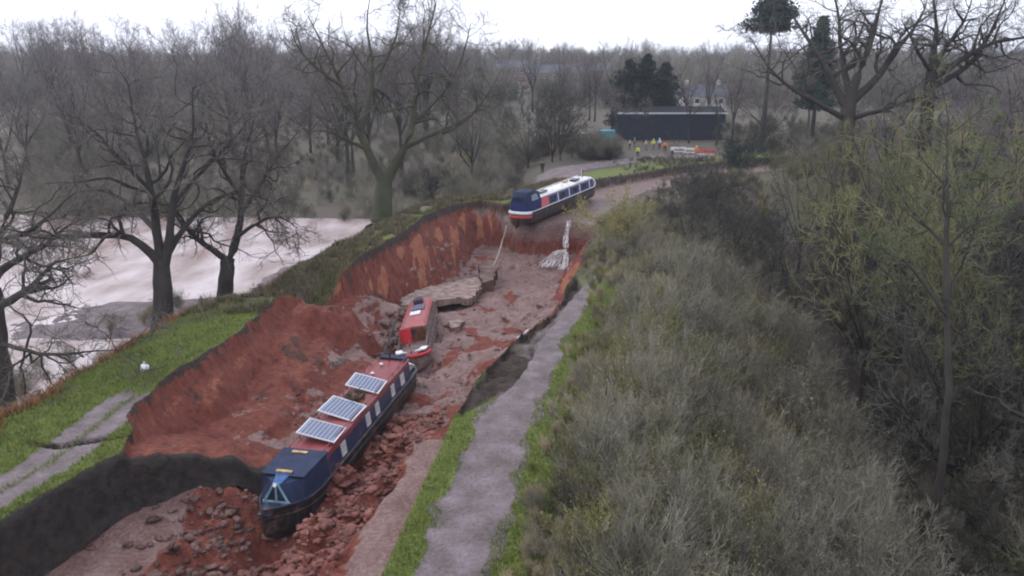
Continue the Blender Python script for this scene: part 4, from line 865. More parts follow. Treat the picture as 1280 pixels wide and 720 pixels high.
for i in range(n):
    q = list(wg)
    tanw = max(0, g[i] + .10 + .10 * (y[i] < 45) * (off[i] < 8)); zt_ = max(0., g2[i] + .22) * (26 < y[i] < 52) * (2 < off[i] < 13); tanw += .18 * zt_ / .3; zg = max(0., g2[i] + .2) * (y[i] < 46) * (off[i] < 6); q[5] += 6 * zg; q[10] += 14 * zg; q[3] += 22 * tanw; q[4] += 22 * tanw; q[5] += 9.0 * max(0, g2[i] + .05) * (1 + 1.5 * (off[i] < 3)); 
    dk = max(0, -g[i] - .02); q[6] += 7 * dk; q[7] += 7 * dk
    if off[i] < 1.4: q = [.05, .05, .05, 2, 2, 2.6, .2, .2, .2, 0, 1]
    pid[i] = rng.choice(11, p=np.array(q) / sum(q))
scatter('hedge_scrub', x, y, scl, pid, 'tangled grey, tan and yellow green bramble scrub covering the right bank')
# wood floor to the right and behind; dark kinds favoured, painting in its shade
n = 2600; y = 14 * (170 / 14) ** rng.uniform(0, 1, n); x = path_c(np.minimum(y, 110)) + 18.5 + rng.uniform(0, 1, n) ** 1.2 * (14 + y * .75); k = ~((y > 105) & (x < 36)) ; x, y = x[k], y[k]; n = len(x)
dd = x - path_c(np.minimum(y, 110)) - 18.0
scatter('woodland_scrub', x, y, rng.uniform(.6, 1.5, n) * (.35 + .65 * sm(0, 6, dd)), pick([.4, .5, .5, .05, .05, .15, 2.4, 2.4, 2.2, .5], n), 'dark leafless undergrowth on the low wood floor at right')
# brown rough ground between the flood and the far wood
n = 90; y = rng.uniform(121, 132, n); x = (rng.uniform(728, 768, n) - 640) / FPX * y
scatter('hedge_growth', x, y, rng.uniform(.6, 1.0, n), pick([.5, 1, 1, 0, 0, 0, 1.5, 1.5, 1.5, .2, .2], n), 'dark brown hedge growing left of the workers')
n = 4200; y = rng.uniform(93, 260, n); x = rng.uniform(-.8, 1, n) * y * .75 ; axx = np.interp(y, [86, 100, 115, 142, 260], [2, 10, 20, 55, 90]) - 7
k = (x < axx - 1.5) & ((x < -.02 * y + 4) | (y < 150)); k &= ~((y > 86) & (y < 155) & (640 + x / y * FPX > 652) & ~((640 + x / y * FPX < 778) & (y > 122) & (y < 140))); x, y = x[k], y[k]; n = len(x)
scatter('rough_field_growth', x, y, rng.uniform(.5, 1.25, n) * np.where(fbm(x * .04, y * .04, 3, 630) > .02, 1.2, .6), pick([1, 1, 1, .5, .5, .05, .35, .35, 1.4, .8], n), 'grey brown rough growth covering the low ground beyond the flood')
# reeds and brush by the water's edge and on the left bank's outer slope
n = 420; y = rng.uniform(30, 96, n); do_ = rng.uniform(6, 15, n); x = np.interp(y, [p[1] for p in RIM[:18]], [p[0] for p in RIM[:18]]) - do_; k = (fbm(x * .2, y * .2, 2, 640) > .0) & ((y < 58) | (y > 84)); x, y = x[k], y[k]; n = len(x)
scatter('bank_brush', x, y, rng.uniform(.18, .5, n) * np.where(y > 60, 1.2, 1), pick([1, 1, 1, .8, .8, .1, .3, .3, 1, 0], n), 'thin brush at the toe of the left bank beside the flood')

# ------------------------------------------------------------------ trees
def PXL(base, pts, depth0):
    """limb from photo pixels (px, py, depth offset) to tree-local points"""
    return [WD(a, b, depth0 + c) - base for a, b, c in pts]
def hero(name, bpx, bpy_, depth, r, limbs, label, cat='oak', group=None, zb=None, **kw):
    base = WD(bpx, bpy_, depth); base = Vector((base.x, base.y, zat(base.x, base.y) if zb is None else zb)); L_ = []
    for pts, r0, r1 in limbs:
        P = PXL(base, pts, depth); L_.append((P, list(np.linspace(r0 ** .7, r1 ** .7, len(P)) ** (1 / .7))))
    L_[0][0].insert(0, Vector((0, 0, -.4))); L_[0] = (L_[0][0], [r * 1.5, r * 1.1] + list(np.linspace(r, L_[0][1][-1], len(L_[0][0]) - 2)))
    return make_tree(name, base, L_, label, cat, group, **kw)
kwo = dict(side=12, l3=7, l4=5, l5=4, segs2=9, gn=.30, up=.01, ratio=.44, ang=55, rtw=.010)
hero('oak_tree', 205, 412, 56, .62, [([(204, 390, 0), (203, 350, 0), (201, 325, 0)], .62, .5), ([(201, 330, 0), (180, 305, -1), (155, 291, -2), (115, 297, -2), (75, 292, -3), (38, 298, -3)], .36, .06), ([(203, 340, 0), (196, 290, 0), (190, 240, 1), (180, 195, 1), (168, 160, 2), (160, 105, 2)], .4, .05),
    ([(204, 340, 0), (214, 300, 0), (213, 250, -1), (232, 200, -1), (246, 170, -2), (240, 115, -2)], .36, .05), ([(206, 325, 0), (228, 285, 1), (262, 248, 2), (300, 238, 3), (335, 250, 3)], .25, .04), ([(196, 290, 0), (165, 255, 3), (130, 235, 4), (95, 240, 5)], .2, .04), ([(190, 240, 0), (150, 200, -2), (120, 165, -2), (100, 150, -2)], .18, .04), ([(213, 260, 0), (250, 215, 2), (290, 180, 3), (310, 150, 4)], .18, .04)],
    'broad oak standing in the flooded field, middle one of the three flood edge oaks', **kwo)
hero('oak_tree', 281, 386, 61, .55, [([(281, 370, 0), (283, 345, 0), (285, 322, 0)], .6, .5), ([(284, 330, 0), (299, 292, 0), (304, 250, 0), (300, 205, 1), (318, 150, 1)], .38, .05), ([(284, 325, 0), (256, 306, -1), (236, 290, -1), (222, 264, -2), (205, 250, -2)], .28, .04), ([(302, 265, 0), (330, 225, 2), (350, 190, 2), (372, 165, 3)], .2, .04), ([(304, 250, 0), (280, 215, -2), (262, 180, -3), (255, 150, -3)], .18, .04), ([(298, 295, 0), (325, 275, -2), (350, 268, -2), (372, 285, -3)], .16, .03)],
    'leaning oak right of the broad flooded oak, behind the grassy bank', **kwo)
hero('oak_tree', 4, 522, 40, .5, [([(4, 500, 0), (0, 450, 0), (-6, 400, 0), (-8, 360, 0)], .5, .34), ([(-6, 385, 0), (22, 372, -1), (48, 352, -1), (62, 330, -1), (92, 322, -2)], .24, .03), ([(-4, 430, 0), (30, 436, -1), (62, 446, -2), (95, 442, -2), (118, 438, -2), (150, 437, -3)], .13, .02), ([(-8, 350, 0), (20, 322, 1), (55, 312, 2), (78, 285, 2), (108, 270, 3)], .22, .03), ([(-8, 350, 0), (-2, 290, 0), (20, 250, 0), (30, 205, 1)], .24, .04), ([(0, 300, 0), (35, 292, -2), (70, 262, -2), (96, 240, -2)], .15, .03)],
    'dark oak at the left edge with low limbs reaching over the flood', **kwo)
hero('oak_tree', 475, 304, 76, .95, [([(476, 285, 0), (478, 255, 0), (481, 225, 0)], .85, .7), ([(480, 230, 0), (458, 188, 0), (442, 150, 0), (428, 105, 1), (410, 70, 1), (385, 20, 1)], .5, .05), ([(481, 230, 0), (502, 190, 0), (522, 160, -1), (516, 110, -1), (530, 62, -1), (545, 5, -1)], .55, .05), ([(450, 170, 0), (462, 120, 2), (470, 80, 3), (455, 40, 3), (462, 0, 3)], .35, .04), ([(505, 185, 0), (545, 165, 2), (585, 150, 3), (610, 120, 4), (625, 90, 4)], .26, .04),
    ([(430, 110, 0), (395, 85, -2), (372, 60, -3), (362, 30, -3)], .22, .03), ([(520, 150, 0), (560, 110, 2), (580, 70, 3), (588, 30, 3)], .26, .03), ([(475, 90, 0), (495, 50, 0), (500, 10, 1)], .2, .03), ([(455, 185, 0), (425, 170, -2), (400, 160, -3), (372, 172, -4)], .2, .03)],
    'tallest oak with a forked mossy trunk rising beyond the first red scarp', tm=M['bark_green'], **kwo)
hero('oak_tree', 1050, 235, 70, .7, [([(1055, 200, 0), (1058, 160, 0), (1062, 120, 0)], .7, .6), ([(1060, 140, 0), (1040, 100, 0), (1020, 62, 0), (1000, 38, 1), (985, 5, 1)], .4, .05), ([(1062, 125, 0), (1075, 85, 0), (1090, 50, 0), (1098, 15, 0), (1110, -25, 0)], .45, .05), ([(1062, 130, 0), (1100, 95, 1), (1125, 55, 1), (1150, 30, 2), (1160, -5, 2)], .4, .05), ([(1062, 120, 0), (1052, 70, 2), (1050, 30, 2), (1040, -20, 2)], .35, .05), ([(1058, 150, 0), (1015, 125, -2), (980, 105, -3), (955, 80, -3), (940, 50, -3)], .25, .04), ([(1060, 150, 0), (1110, 135, -2), (1150, 120, -2), (1185, 125, -2)], .25, .04)],
    'big bare oak with spreading crown at upper right of the picture', zb=-4, **kwo)
hero('oak_tree', 1150, 250, 66, .5, [([(1155, 200, 0), (1160, 130, 0), (1164, 90, 0)], .5, .4), ([(1163, 100, 0), (1168, 60, 0), (1172, 30, 0), (1165, -10, 0)], .35, .05), ([(1163, 95, 0), (1180, 60, 0), (1205, 30, 1), (1215, 0, 1)], .3, .04), ([(1164, 100, 0), (1200, 75, 0), (1240, 52, 0), (1280, 45, 0), (1310, 50, 0)], .3, .04), ([(1162, 110, 0), (1210, 85, 2), (1235, 50, 2), (1250, 15, 2), (1260, -10, 2)], .28, .04), ([(1164, 90, 0), (1145, 60, -2), (1130, 30, -2)], .2, .04)],
    'second bare oak at the upper right corner with a long level limb', zb=-4, **kwo)
hero('ash_tree', 1186, 560, 33, .13, [([(1188, 500, 0), (1184, 430, .3), (1183, 370, 0)], .14, .12), ([(1183, 375, 0), (1184, 310, 0), (1184, 250, 0), (1182, 190, 0), (1186, 150, 0)], .15, .03), ([(1184, 395, 0), (1150, 345, 0), (1125, 322, 0), (1100, 310, 0)], .09, .02), ([(1183, 375, 0), (1205, 330, 0), (1218, 290, 0), (1230, 240, 0)], .1, .02), ([(1184, 310, 0), (1160, 285, 1), (1135, 260, 1), (1115, 225, 1)], .08, .02), ([(1184, 270, 0), (1215, 220, 1), (1235, 170, 1)], .08, .02)],
    'slim mossy green tree standing before the wood at right', 'tree', side=7, l3=5, l4=4, l5=3, gn=.15, up=.06, ratio=.35, rtw=.008, green=14000)
kws = dict(side=6, l3=5, l4=4, l5=3, gn=.14, up=.06, ratio=.4, rtw=.010)
# middle distance single trees on the left low ground
def simple(name, px, py, hgt, z, label, cat='tree', n=5, spread=.8, fork=.3, tr=None, **kw):
    p = W(px, py, z); p.z = zat(p.x, p.y); k = dict(kws); k.update(kw); return make_tree(name, p, gen_limbs(hgt, tr or hgt * .018, n, spread, fork), label, cat, **k)
simple('bare_tree', 590, 236, 13, -3, 'bare tree with low level branches between the tall oak and the far boat', n=6, spread=1.1, tr=.22)
simple('ivy_shrub_tree', 541, 252, 4.5, -3, 'small dark ivy covered stump tree beside the tall oak', n=5, spread=.5, green=4000, lm=M['twig_dark'])
proto_t = []
specs = [(17, 6, .9, .28), (14, 7, 1.1, .22), (19, 6, .6, .3), (11, 6, 1.0, .15), (15, 5, .7, .35), (9, 8, .8, .08)]
for i, (h_, n_, sp, fk) in enumerate(specs):
    proto_t.append(make_tree('bare_tree', (0, 0, -60), gen_limbs(h_, h_ * .017, n_, sp, fk), 'x', 'tree', tm=M['bark'], cm=(M['twig_far'], M['twig_far'], M['twig_far'], M['twig_shaded'], M['twig_far'], M['twig_shaded'])[i], side=7, l3=5, l4=4, l5=3, gn=.15, up=.05, ratio=.42, rtw=.016 if i < 3 else .013))
proto_t.append(make_tree('mossy_tree', (0, 0, -60), gen_limbs(11, .16, 6, .8, .25), 'x', 'tree', tm=M['bark_green'], cm=M['olive_twig'], side=7, l3=5, l4=4, l5=3, gn=.15, up=.08, ratio=.4, rtw=.010, green=4500, lsz=.04))
used = set()
def put(i, x, y, sc, label, group, zs=1.0):
    p = proto_t[i]; rz = random.uniform(0, 6.28); z = zat(x, y) - .1
    if i not in used:
        used.add(i); p.location = (x, y, z); p.rotation_euler = (0, 0, rz); p.scale = (sc, sc, sc * zs); p['label'] = label; p['group'] = group; return p
    return copy_tree(p, (x, y, z), rz, (sc, sc, sc * zs), label, group)
# far wood along the skyline
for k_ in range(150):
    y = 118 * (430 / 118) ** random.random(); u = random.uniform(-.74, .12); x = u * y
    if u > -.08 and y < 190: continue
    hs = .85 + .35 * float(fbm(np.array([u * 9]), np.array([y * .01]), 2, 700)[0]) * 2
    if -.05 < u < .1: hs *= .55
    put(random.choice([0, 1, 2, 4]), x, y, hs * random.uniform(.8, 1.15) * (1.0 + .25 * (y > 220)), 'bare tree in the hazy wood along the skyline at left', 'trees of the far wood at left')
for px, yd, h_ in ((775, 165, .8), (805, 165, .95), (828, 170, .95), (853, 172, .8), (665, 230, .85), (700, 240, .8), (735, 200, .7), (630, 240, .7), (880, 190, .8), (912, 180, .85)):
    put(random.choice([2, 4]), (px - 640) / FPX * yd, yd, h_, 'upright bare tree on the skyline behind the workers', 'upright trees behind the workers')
for px, yd, h_ in ((768, 141, .6), (803, 144, .5), (858, 146, .62), (893, 143, .7), (912, 138, .7)): put(4, (px - 640) / FPX * yd, yd, h_, 'bare tree standing in front of the dark blue shed', 'bare trees in front of the shed')
for px, yd in ((660, 122), (690, 120), (700, 121)): put(5, (px - 640) / FPX * yd, yd, .9, 'slim pale trunked tree on the far bank above the blue and cream boat', 'slim trees by the far bank', 1.2)
# wood at right
for k_ in range(120):
    y = 22 * (190 / 22) ** random.random(); x = float(path_c(min(y, 110))) + 20.5 + random.random() ** 1.1 * (10 + y * .62)
    if y > 100 and x < 40: continue
    if 15 < x < 23 and y < 40: continue
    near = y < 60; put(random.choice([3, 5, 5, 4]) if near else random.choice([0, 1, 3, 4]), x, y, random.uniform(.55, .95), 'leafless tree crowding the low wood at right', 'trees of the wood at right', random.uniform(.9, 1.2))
for k_ in range(26):      # taller thin growth
    pass
for px, yd, sc_ in ((1110, 47, 1.0), (1150, 55, 1.2), (1215, 42, 1.0), (1260, 50, 1.3), (1090, 62, 1.1), (1280, 36, .9), (1010, 75, .9)):
    put(6, (px - 640) / FPX * yd, yd, sc_, 'soft green mossy tree in the wood at right', 'mossy trees in the wood at right', 1.15)
for k_ in range(26):      # along the far end of the right bank
    y = random.uniform(56, 80); x = float(path_c(y)) + random.uniform(3, 16)
    if 640 + x / y * FPX < 860: continue
    x += 0; put(random.choice([5, 3]), x, y, random.uniform(.4, .62), 'twiggy young tree on the far right bank', 'young trees on the far right bank')
# yellow green willow bush by the water and pale bushes
def bush(name, px, py, z, sc, me_args, m1, m2, label):
    p = W(px, py, z); p.z = zat(p.x, p.y); me, lf = bush_mesh(**me_args); r = empty(name, p); r.scale = (sc,) * 3; tag(r, label, 'bush')
    mesh_np('stem', me[0], me[1], m1, False, r)
    if lf is not None: mesh_np('leaf_growth', lf[0], lf[1], m2, False, r)
bush('willow_bush', 775, 325, -.5, 1.0, dict(n=16, h=4.2, spread=.55, mt=None, leaf=9000, lsz=.06), M['twig_tan'], twig_mat('willow_leaf', (.17, .16, .05), (.30, .27, .10)), 'yellow green bush overhanging the breach right of the waterfall')
bush('hawthorn_bush', 1000, 500, -1.5, 1.0, dict(n=14, h=4.2, spread=.6, mt=None, leaf=2500, lsz=.05), M['twig_gray'], M['twig_tan'], 'pale lichen covered bush at the edge of the dark gully')
bush('holly_bush', 920, 232, -2, 1.0, dict(n=16, h=5, spread=.7, mt=None, leaf=9000, lsz=.09), M['bark'], M['conifer'], 'dark evergreen bush beside the far end of the canal')
def conifer(x, y, h_, r_, label, name='pine_tree', m='conifer', base=.25, n=14000, lsz=.3):
    z = zat(x, y); root = empty(name, (x, y, z)); tag(root, label, 'tree'); p, r = resample([(0, 0, -.3), (0, 0, h_)], [h_ * .02, .05], 6); v, f = tubes(p[None], r[None], 8); mesh_np('trunk', v, f, M['bark'], True, root)
    k = 130; zz = base * h_ + (1 - base) * h_ * rng.uniform(0, 1, k); a = rng.uniform(0, 6.28, k); ln = r_ * (1.05 - ((zz / h_ - base) / (1 - base)) ** (1.5 if m == 'conifer' else 4)) * rng.uniform(.6, 1.1, k)
    C = np.stack([np.column_stack([np.cos(a) * ln * t, np.sin(a) * ln * t, zz + ln * .25 * t - .1 * ln * t * t]) for t in np.linspace(.1, 1, 8)], 1)
    tv, tf = tubes(C, np.linspace(.06, .01, 8)[None].repeat(k, 0), 4); lv = leaf_tris(C, n, lsz); mesh_np('limb', tv, tf, M['bark'], True, root)['kind'] = 'stuff'; mesh_np('crown', lv[0], lv[1], M[m], False, root)
conifer((945 - 640) / FPX * 150, 148, 27, 5, 'dark green pine standing above the bare trees right of the workers', base=.7)
conifer((1010 - 640) / FPX * 140, 140, 21, 4, 'dark spruce just behind the big right hand oak', 'spruce_tree', base=.3)
for px, yd, h_, r_, lab in ((782, 158, 14, 4.2, 'ivy smothered tree behind the workers, leftmost of the three'), (803, 160, 15, 4, 'ivy smothered tree behind the workers, middle one of the three'), (825, 163, 13.5, 4, 'ivy smothered tree behind the workers, rightmost of the three')):
    conifer((px - 640) / FPX * yd, yd, h_, r_, lab, 'ivy_tree', 'ivy', .05, 16000, .22)
# distant wooded hillside, one mass
n = 2600; y = 240 * (1500 / 240) ** rng.uniform(0, 1, n); x = rng.uniform(-.78, .78, n) * y; k = fbm(x * .01, y * .006, 3, 800) > -.08; x, y = x[k], y[k]; n = len(x)
scatter('distant_wood', x, y, rng.uniform(1.8, 3.4, n) * (1 + y / 2500), pick([1, 1, 1, 0, 0, 0, .7, .7, 1.2, .6], n), 'hazy distant wood and hedges covering the far hillside')
# trees screening the lower right and the trunk of the big oak
for k_ in range(34):
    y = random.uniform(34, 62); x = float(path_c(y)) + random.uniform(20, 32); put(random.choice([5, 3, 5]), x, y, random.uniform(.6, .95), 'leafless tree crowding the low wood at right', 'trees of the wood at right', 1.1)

# ------------------------------------------------------------------ buildings, cars, workers
def wallbox(m, x0, x1, y0, y1, z0, z1): m.box(((x0 + x1) / 2, (y0 + y1) / 2, (z0 + z1) / 2), (x1 - x0, y1 - y0, z1 - z0)); return m
M['shed'] = mat('dark_blue_cladding', (.014, .02, .034), .7, .3, 1.5); M['shedroof'] = mat('grey_sheet_roof', (.035, .037, .042), .95, .3, 2, spec=.05); M['pale'] = mat('pale_gutter', (.50, .52, .54), .5)
M['brick'] = mat('brown_brick', (.22, .12, .09), .85, .25, 6); M['slate'] = mat('slate_roof', (.07, .075, .09), .6, .25, 5); M['render'] = mat('pale_render', (.5, .47, .43), .8)
sx, sy, sw, sdp = 19.6, 152, 20, 10; sz = zat(30, 152) - .2; sh = empty('shed', (sx, sy, sz)); tag(sh, 'long dark blue shed with a pale gutter line behind the workers', 'shed')
wl_ = wallbox(MB(), 0, sw, 0, sdp, 0, 5.0).build('wall', M['shed'], sh)
rib = MB()
for i in range(35): rib.box((.25 + i * .5, -.03, 2.45), (.08, .05, 4.8))
rib.build('cladding', M['shed'], wl_)['kind'] = 'stuff'
MB().prism([(-.3, -.4, 5.05), (-.3, sdp + .4, 5.05), (-.3, sdp / 2, 6.1)], (sw + .6, 0, 0)).build('roof', M['shedroof'], sh)
MB().box((sw / 2, -.47, 5.1), (sw + .6, .12, .3)).build('gutter', M['pale'], sh)
for x in (3.5, 12): MB().box((x, -.05, 2), (3.4, .09, 4)).build('door', M['shed'], sh)
def house(x, y, rz, wd, dp, ht, rf_, label, m=M['brick']):
    z = zat(x, y) - .3; h_ = empty('house', (x, y, z), rz); tag(h_, label, 'house'); w0 = wallbox(MB(), -wd / 2, wd / 2, -dp / 2, dp / 2, 0, ht).build('wall', m, h_)
    ro = MB().prism([(-wd / 2 - .3, -dp / 2 - .4, ht + .02), (-wd / 2 - .3, dp / 2 + .4, ht + .02), (-wd / 2 - .3, 0, ht + rf_)], (wd + .6, 0, 0)).build('roof', M['slate'], h_)
    for sx_ in (-.32, .35): MB().box((wd * sx_, 0, ht + rf_ + .2), (.9, .7, 1.6)).build('chimney', m, ro, .03)
    for i in range(int(wd // 3)):
        for zz in (1.5, 4.3):
            if zz < ht - 1: f_ = MB().box((-wd / 2 + 1.6 + i * 3, -dp / 2 - .02, zz), (1.3, .08, 1.3)).build('window', M['white'], w0); MB().box((-wd / 2 + 1.6 + i * 3, -dp / 2 - .07, zz), (1.1, .05, 1.1)).build('pane', M['glass'], f_)
for px, yd, rz, wd, lab in ((690, 330, .1, 22, 'long slate roofed brick house on the hazy skyline left of the upright trees'), (735, 350, -.2, 16, 'brick house on the hazy skyline nearest the upright trees'), (640, 370, .25, 15, 'small brick house on the hazy skyline behind the tall oak'), (355, 360, .1, 18, 'brick house half hidden in the far wood at upper left')):
    house((px - 640) / FPX * yd, yd, rz, wd, 9, 5.6, 3.2, lab)
house((870 - 640) / FPX * 215, 215, -.1, 12, 8, 5.4, 3, 'pale house showing between trees above the long blue shed', M['render'])
def car(x, y, rz, m, label, L_=4.4, H=1.5):
    r = empty('parked_car', (x, y, zat(x, y)), rz); tag(r, label, 'car'); hw = .88
    prof = [(-L_ / 2, .35), (L_ / 2, .35), (L_ / 2, .75), (L_ * .3, .95), (-L_ * .5, 1.0)]
    MB().prism([(a, -hw, c) for a, c in prof], (0, 2 * hw, 0)).build('body', m, r, .06)
    MB().loft([[(-L_ * .46, s * .8, .98), (L_ * .24, s * .8, .95), (L_ * .06, s * .68, H), (-L_ * .36, s * .68, H)] for s in (-1, 1)]).build('cab', M['glass'], r, .04)
    MB().box((-L_ * .15, 0, H + .01), (L_ * .38, 1.3, .04)).build('roof', m, r, .01)
    for a in (-1, 1):
        for s in (-1, 1): MB().tube([(a * L_ * .31, s * .78, .33), (a * L_ * .31, s * .92, .33)], .33, 14).build('wheel', M['black'], r)
for px, yy_, lab in ((708, 165, 'white car parked in the distance, left of the pair'), (733, 164, 'white car parked in the distance, right of the pair')):
    p = W(px, yy_, 1.5); car(p.x, p.y, random.uniform(-.2, .2), M['white'], lab)
p = Vector((17.0, 148, 0)); ct = empty('storage_container', (p.x, p.y, zat(p.x, p.y)), .1); tag(ct, 'teal blue storage container between the cars and the workers', 'container')
M['teal'] = mat('teal_steel', (.06, .22, .26), .5)
MB().box((0, 0, 1.1), (3.6, 2.3, 2.2)).build('body', M['teal'], ct, .03); MB().box((0, -1.17, 1.1), (1.6, .06, 1.8)).build('door', M['teal'], ct, .02)

M['skin'] = mat('skin', (.45, .28, .21), .6, .1); M['hair'] = mat('dark_hair', (.03, .022, .018), .7); M['helmet'] = mat('white_helmet', (.75, .75, .72), .35)
CL = {'yellow': (.50, .62, .05), 'orange': (.75, .17, .03), 'beige': (.42, .34, .28), 'white': (.6, .6, .62), 'black': (.015, .015, .02), 'grey': (.18, .18, .2), 'navy': (.03, .035, .07), 'pale': (.5, .56, .55)}
for k_, c in CL.items(): M['cl_' + k_] = mat(k_ + '_cloth', c, .8, .15, 8)
def skin_obj(name, joints, edges, radii, m, parent):
    me = bpy.data.meshes.new(name); me.from_pydata([tuple(j) for j in joints], edges, []); o = bpy.data.objects.new(name, me); COL.objects.link(o); o.parent = parent; sk = o.modifiers.new('skin', 'SKIN')
    for i, r in enumerate(radii): me.skin_vertices[0].data[i].radius = (r, r) if not isinstance(r, tuple) else r
    me.skin_vertices[0].data[0].use_root = True; me.materials.append(m)
    sk.use_smooth_shade = True; sb = o.modifiers.new('sub', 'SUBSURF'); sb.levels = sb.render_levels = 2; return o
def person(px, py, face, top, legs, hat, label, pose=0, group=None):
    p = W(px, py, -.3); z = zat(p.x, p.y); 
    for _ in range(3): p = W(px, py, z); z = zat(p.x, p.y)
    r = empty('person', (p.x, p.y, z), face); tag(r, label, 'person', group)
    a = {0: ((.25, .02), (.27, .10)), 1: ((.28, .16), (.20, .38)), 2: ((.30, .04), (.42, .20))}[pose]; lean = .12 if pose == 1 else 0; st = .12 if pose != 2 else .2
    J = [(0, 0, .95), (0, lean * .4, 1.15), (0, lean, 1.38), (0, lean + .01, 1.5), (0, lean + .02, 1.62), (0, lean + .02, 1.72)]; Rd = [.15, .14, .155, .06, .095, .075]; E = [(0, 1), (1, 2), (2, 3), (3, 4), (4, 5)]
    for s in (-1, 1):
        n_ = len(J); J += [(s * .19, lean, 1.42), (s * a[0][0], a[0][1] + lean, 1.15), (s * a[1][0], a[1][1] + lean, .92 + (.12 if pose else 0)), (s * a[1][0], a[1][1] + .06 + lean, .84 + (.12 if pose else 0))]; Rd += [.065, .05, .035, .03]; E += [(2, n_), (n_, n_ + 1), (n_ + 1, n_ + 2), (n_ + 2, n_ + 3)]
        n_ = len(J); J += [(s * .1, 0, .88), (s * (.1 + st * .2), .04 if s > 0 else 0, .5), (s * (.1 + st * .3), -.03 + (s > 0) * .05, .09), (s * (.12 + st * .3), .12 + (s > 0) * .05, .05)]; Rd += [.1, .065, .045, .04]; E += [(0, n_), (n_, n_ + 1), (n_ + 1, n_ + 2), (n_ + 2, n_ + 3)]
    skin_obj('body', J, E, Rd, M['skin'], r)
    T = [0, 1, 2, 6, 7, 8, 14 - 0, 15, 16]; jj = [(0, 0, .86), J[1], J[2], (0, lean, 1.47), J[6], J[7], J[8], J[14], J[15], J[16]]
    skin_obj('jacket', jj, [(0, 1), (1, 2), (2, 3), (2, 4), (4, 5), (5, 6), (2, 7), (7, 8), (8, 9)], [.19, .18, .185, .09, .09, .07, .055, .09, .07, .055], M['cl_' + top], r)
    tt = [J[0], J[10], J[11], J[12], J[18], J[19], J[20]]; skin_obj('trousers', tt, [(0, 1), (1, 2), (2, 3), (0, 4), (4, 5), (5, 6)], [.17, .115, .085, .065, .115, .085, .065], M['cl_' + legs], r)
    for s in (-1, 1): MB().box((s * (.12 + st * .3), .05, .05), (.11, .28, .1)).build('boot', M['black'], r, .03)
    q = bmesh.new(); bmesh.ops.create_uvsphere(q, u_segments=14, v_segments=10, radius=.115, matrix=Matrix.Translation((0, lean, 1.71)) @ Matrix.Diagonal((1, 1.1, .8, 1)))
    if hat: bmesh.ops.create_cone(q, cap_ends=True, segments=16, radius1=.145, radius2=.14, depth=.015, matrix=Matrix.Translation((0, lean + .02, 1.69)))
    me = bpy.data.meshes.new('h'); q.to_mesh(me); q.free(); me.materials.append(M['helmet'] if hat else M['hair']); o = bpy.data.objects.new('helmet' if hat else 'hair', me); COL.objects.link(o); o.parent = r
    return r
person(797, 197, 2.8, 'yellow', 'navy', False, 'person in a yellow vest standing alone on the path, nearest of the workers at left', 0)
person(787, 187, 1.2, 'beige', 'black', False, 'person in a beige coat left of the yellow vest', 0)
person(793, 184, -1.9, 'grey', 'navy', False, 'person in grey just behind the yellow vest', 0)
person(808, 188, 1.9, 'beige', 'grey', False, 'person in beige with grey trousers right of the nearest yellow vest', 1)
person(817, 187, 2.6, 'yellow', 'grey', True, 'person in a yellow jacket and white helmet in the middle of the group', 1)
person(824, 186, 3.6, 'pale', 'navy', True, 'person in a pale jacket between the yellow and the orange jackets', 0)
person(831, 190, 2.9, 'orange', 'black', False, 'person in an orange jacket at the right of the group', 2)
person(840, 196, 3.4, 'white', 'black', False, 'person in a white top nearest the red and white barriers', 0)
person(870, 197, 3.1, 'orange', 'grey', True, 'person in an orange jacket behind the barriers at far right', 2)
person(678, 217, 2.9, 'black', 'black', False, 'person in black standing alone on the bank above the blue and cream boat', 0)
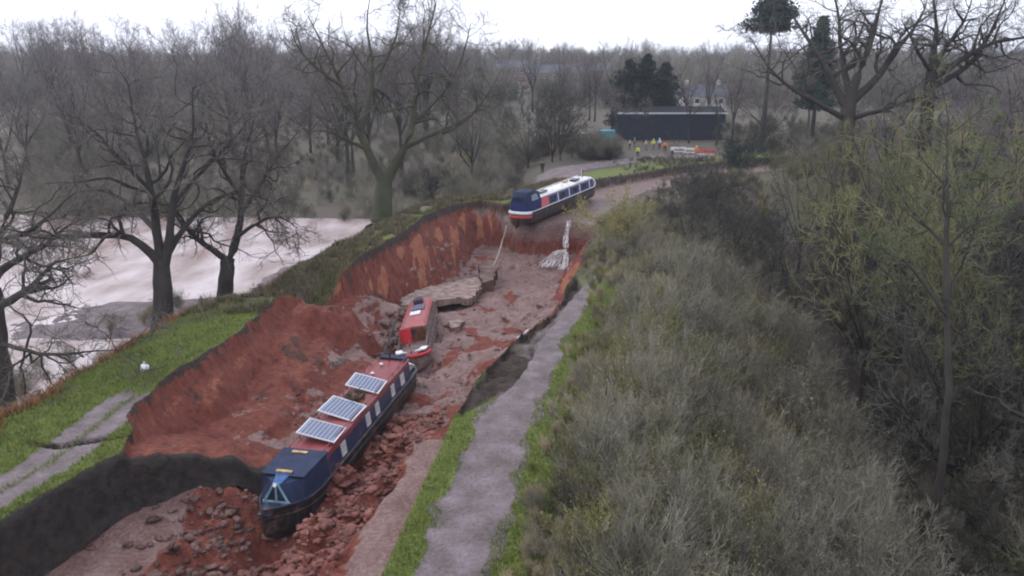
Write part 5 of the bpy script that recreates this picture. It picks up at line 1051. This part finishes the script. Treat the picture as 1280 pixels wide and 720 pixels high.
# barriers
M['barr'] = mat('red_plastic', (.60, .04, .05), .5); M['barw'] = mat('white_plastic', (.7, .7, .7), .5)
def barrier(px, py, rz, m, label):
    p = W(px, py, -.3); p.z = zat(p.x, p.y); r = empty('barrier', p, rz); tag(r, label, 'barrier', 'crowd barriers by the canal')
    MB().tube([(-1, 0, .1), (-1, 0, 1.05), (1, 0, 1.05), (1, 0, .1)], .035, 8).build('frame', m, r); MB().box((0, 0, .88), (1.9, .04, .22)).build('top_board', m, r, .01)
    MB().box((0, 0, .35), (1.9, .04, .14)).build('lower_board', M['barw'], r, .01)
    for x in (-.6, -.2, .2, .6): MB().tube([(x, 0, .42), (x, 0, .78)], .02, 6).build('bar', m, r)
    for x in (-.9, .9): MB().box((x, 0, .04), (.12, .6, .08)).build('foot', M['black'], r, .01)
for i, (px, py, m, lab) in enumerate(((849, 192, 'barw', 'white barrier leftmost in the row by the canal'), (862, 193, 'barw', 'white barrier in the middle of the row by the canal'), (876, 195, 'barr', 'red barrier in front of the orange jacket'), (886, 196, 'barr', 'red barrier rightmost in the row by the canal'))): barrier(px, py, .1 * i - .1, M[m], lab)
def sack(px, py, L_, label, name='tarpaulin_bundle'):
    p = W(px, py, -.3); q = bmesh.new(); bmesh.ops.create_icosphere(q, subdivisions=3, radius=1)
    for v in q.verts:
        c = v.co; k = 1 + .45 * float(fbm(np.array([c.x * 2 + c.z * 1.5]), np.array([c.y * 2 - c.z]), 3, 900)[0]); v.co = Vector((c.x * L_ * k, c.y * .6 * k, max(-.15, c.z * .45 * k)))
    me = bpy.data.meshes.new(name); q.to_mesh(me); q.free(); me.materials.append(M['cl_black']); o = bpy.data.objects.new(name, me); COL.objects.link(o); o.location = (p.x, p.y, zat(p.x, p.y) + .12); tag(o, label, 'tarpaulin')
sack(808, 200, .9, 'small black bundle on the grass in front of the workers'); sack(875, 202, 1.3, 'larger black bundle at the canal edge under the red barriers')

# ------------------------------------------------------------------ haze
hz = MB().box((0, 860, 38), (8300, 1760, 92)); ho = hz.build('haze', None); tag(ho, 'thin blue grey winter haze over the valley', None, None, 'stuff')
hm = bpy.data.materials.new('haze'); hm.use_nodes = True; N = hm.node_tree; N.nodes.remove(N.nodes['Principled BSDF']); pv = N.nodes.new('ShaderNodeVolumePrincipled'); pv.inputs['Density'].default_value = .00028; pv.inputs['Color'].default_value = (.84, .87, .98, 1); pv.inputs['Anisotropy'].default_value = .2
N.links.new(pv.outputs[0], N.nodes['Material Output'].inputs['Volume']); ho.data.materials.append(hm)
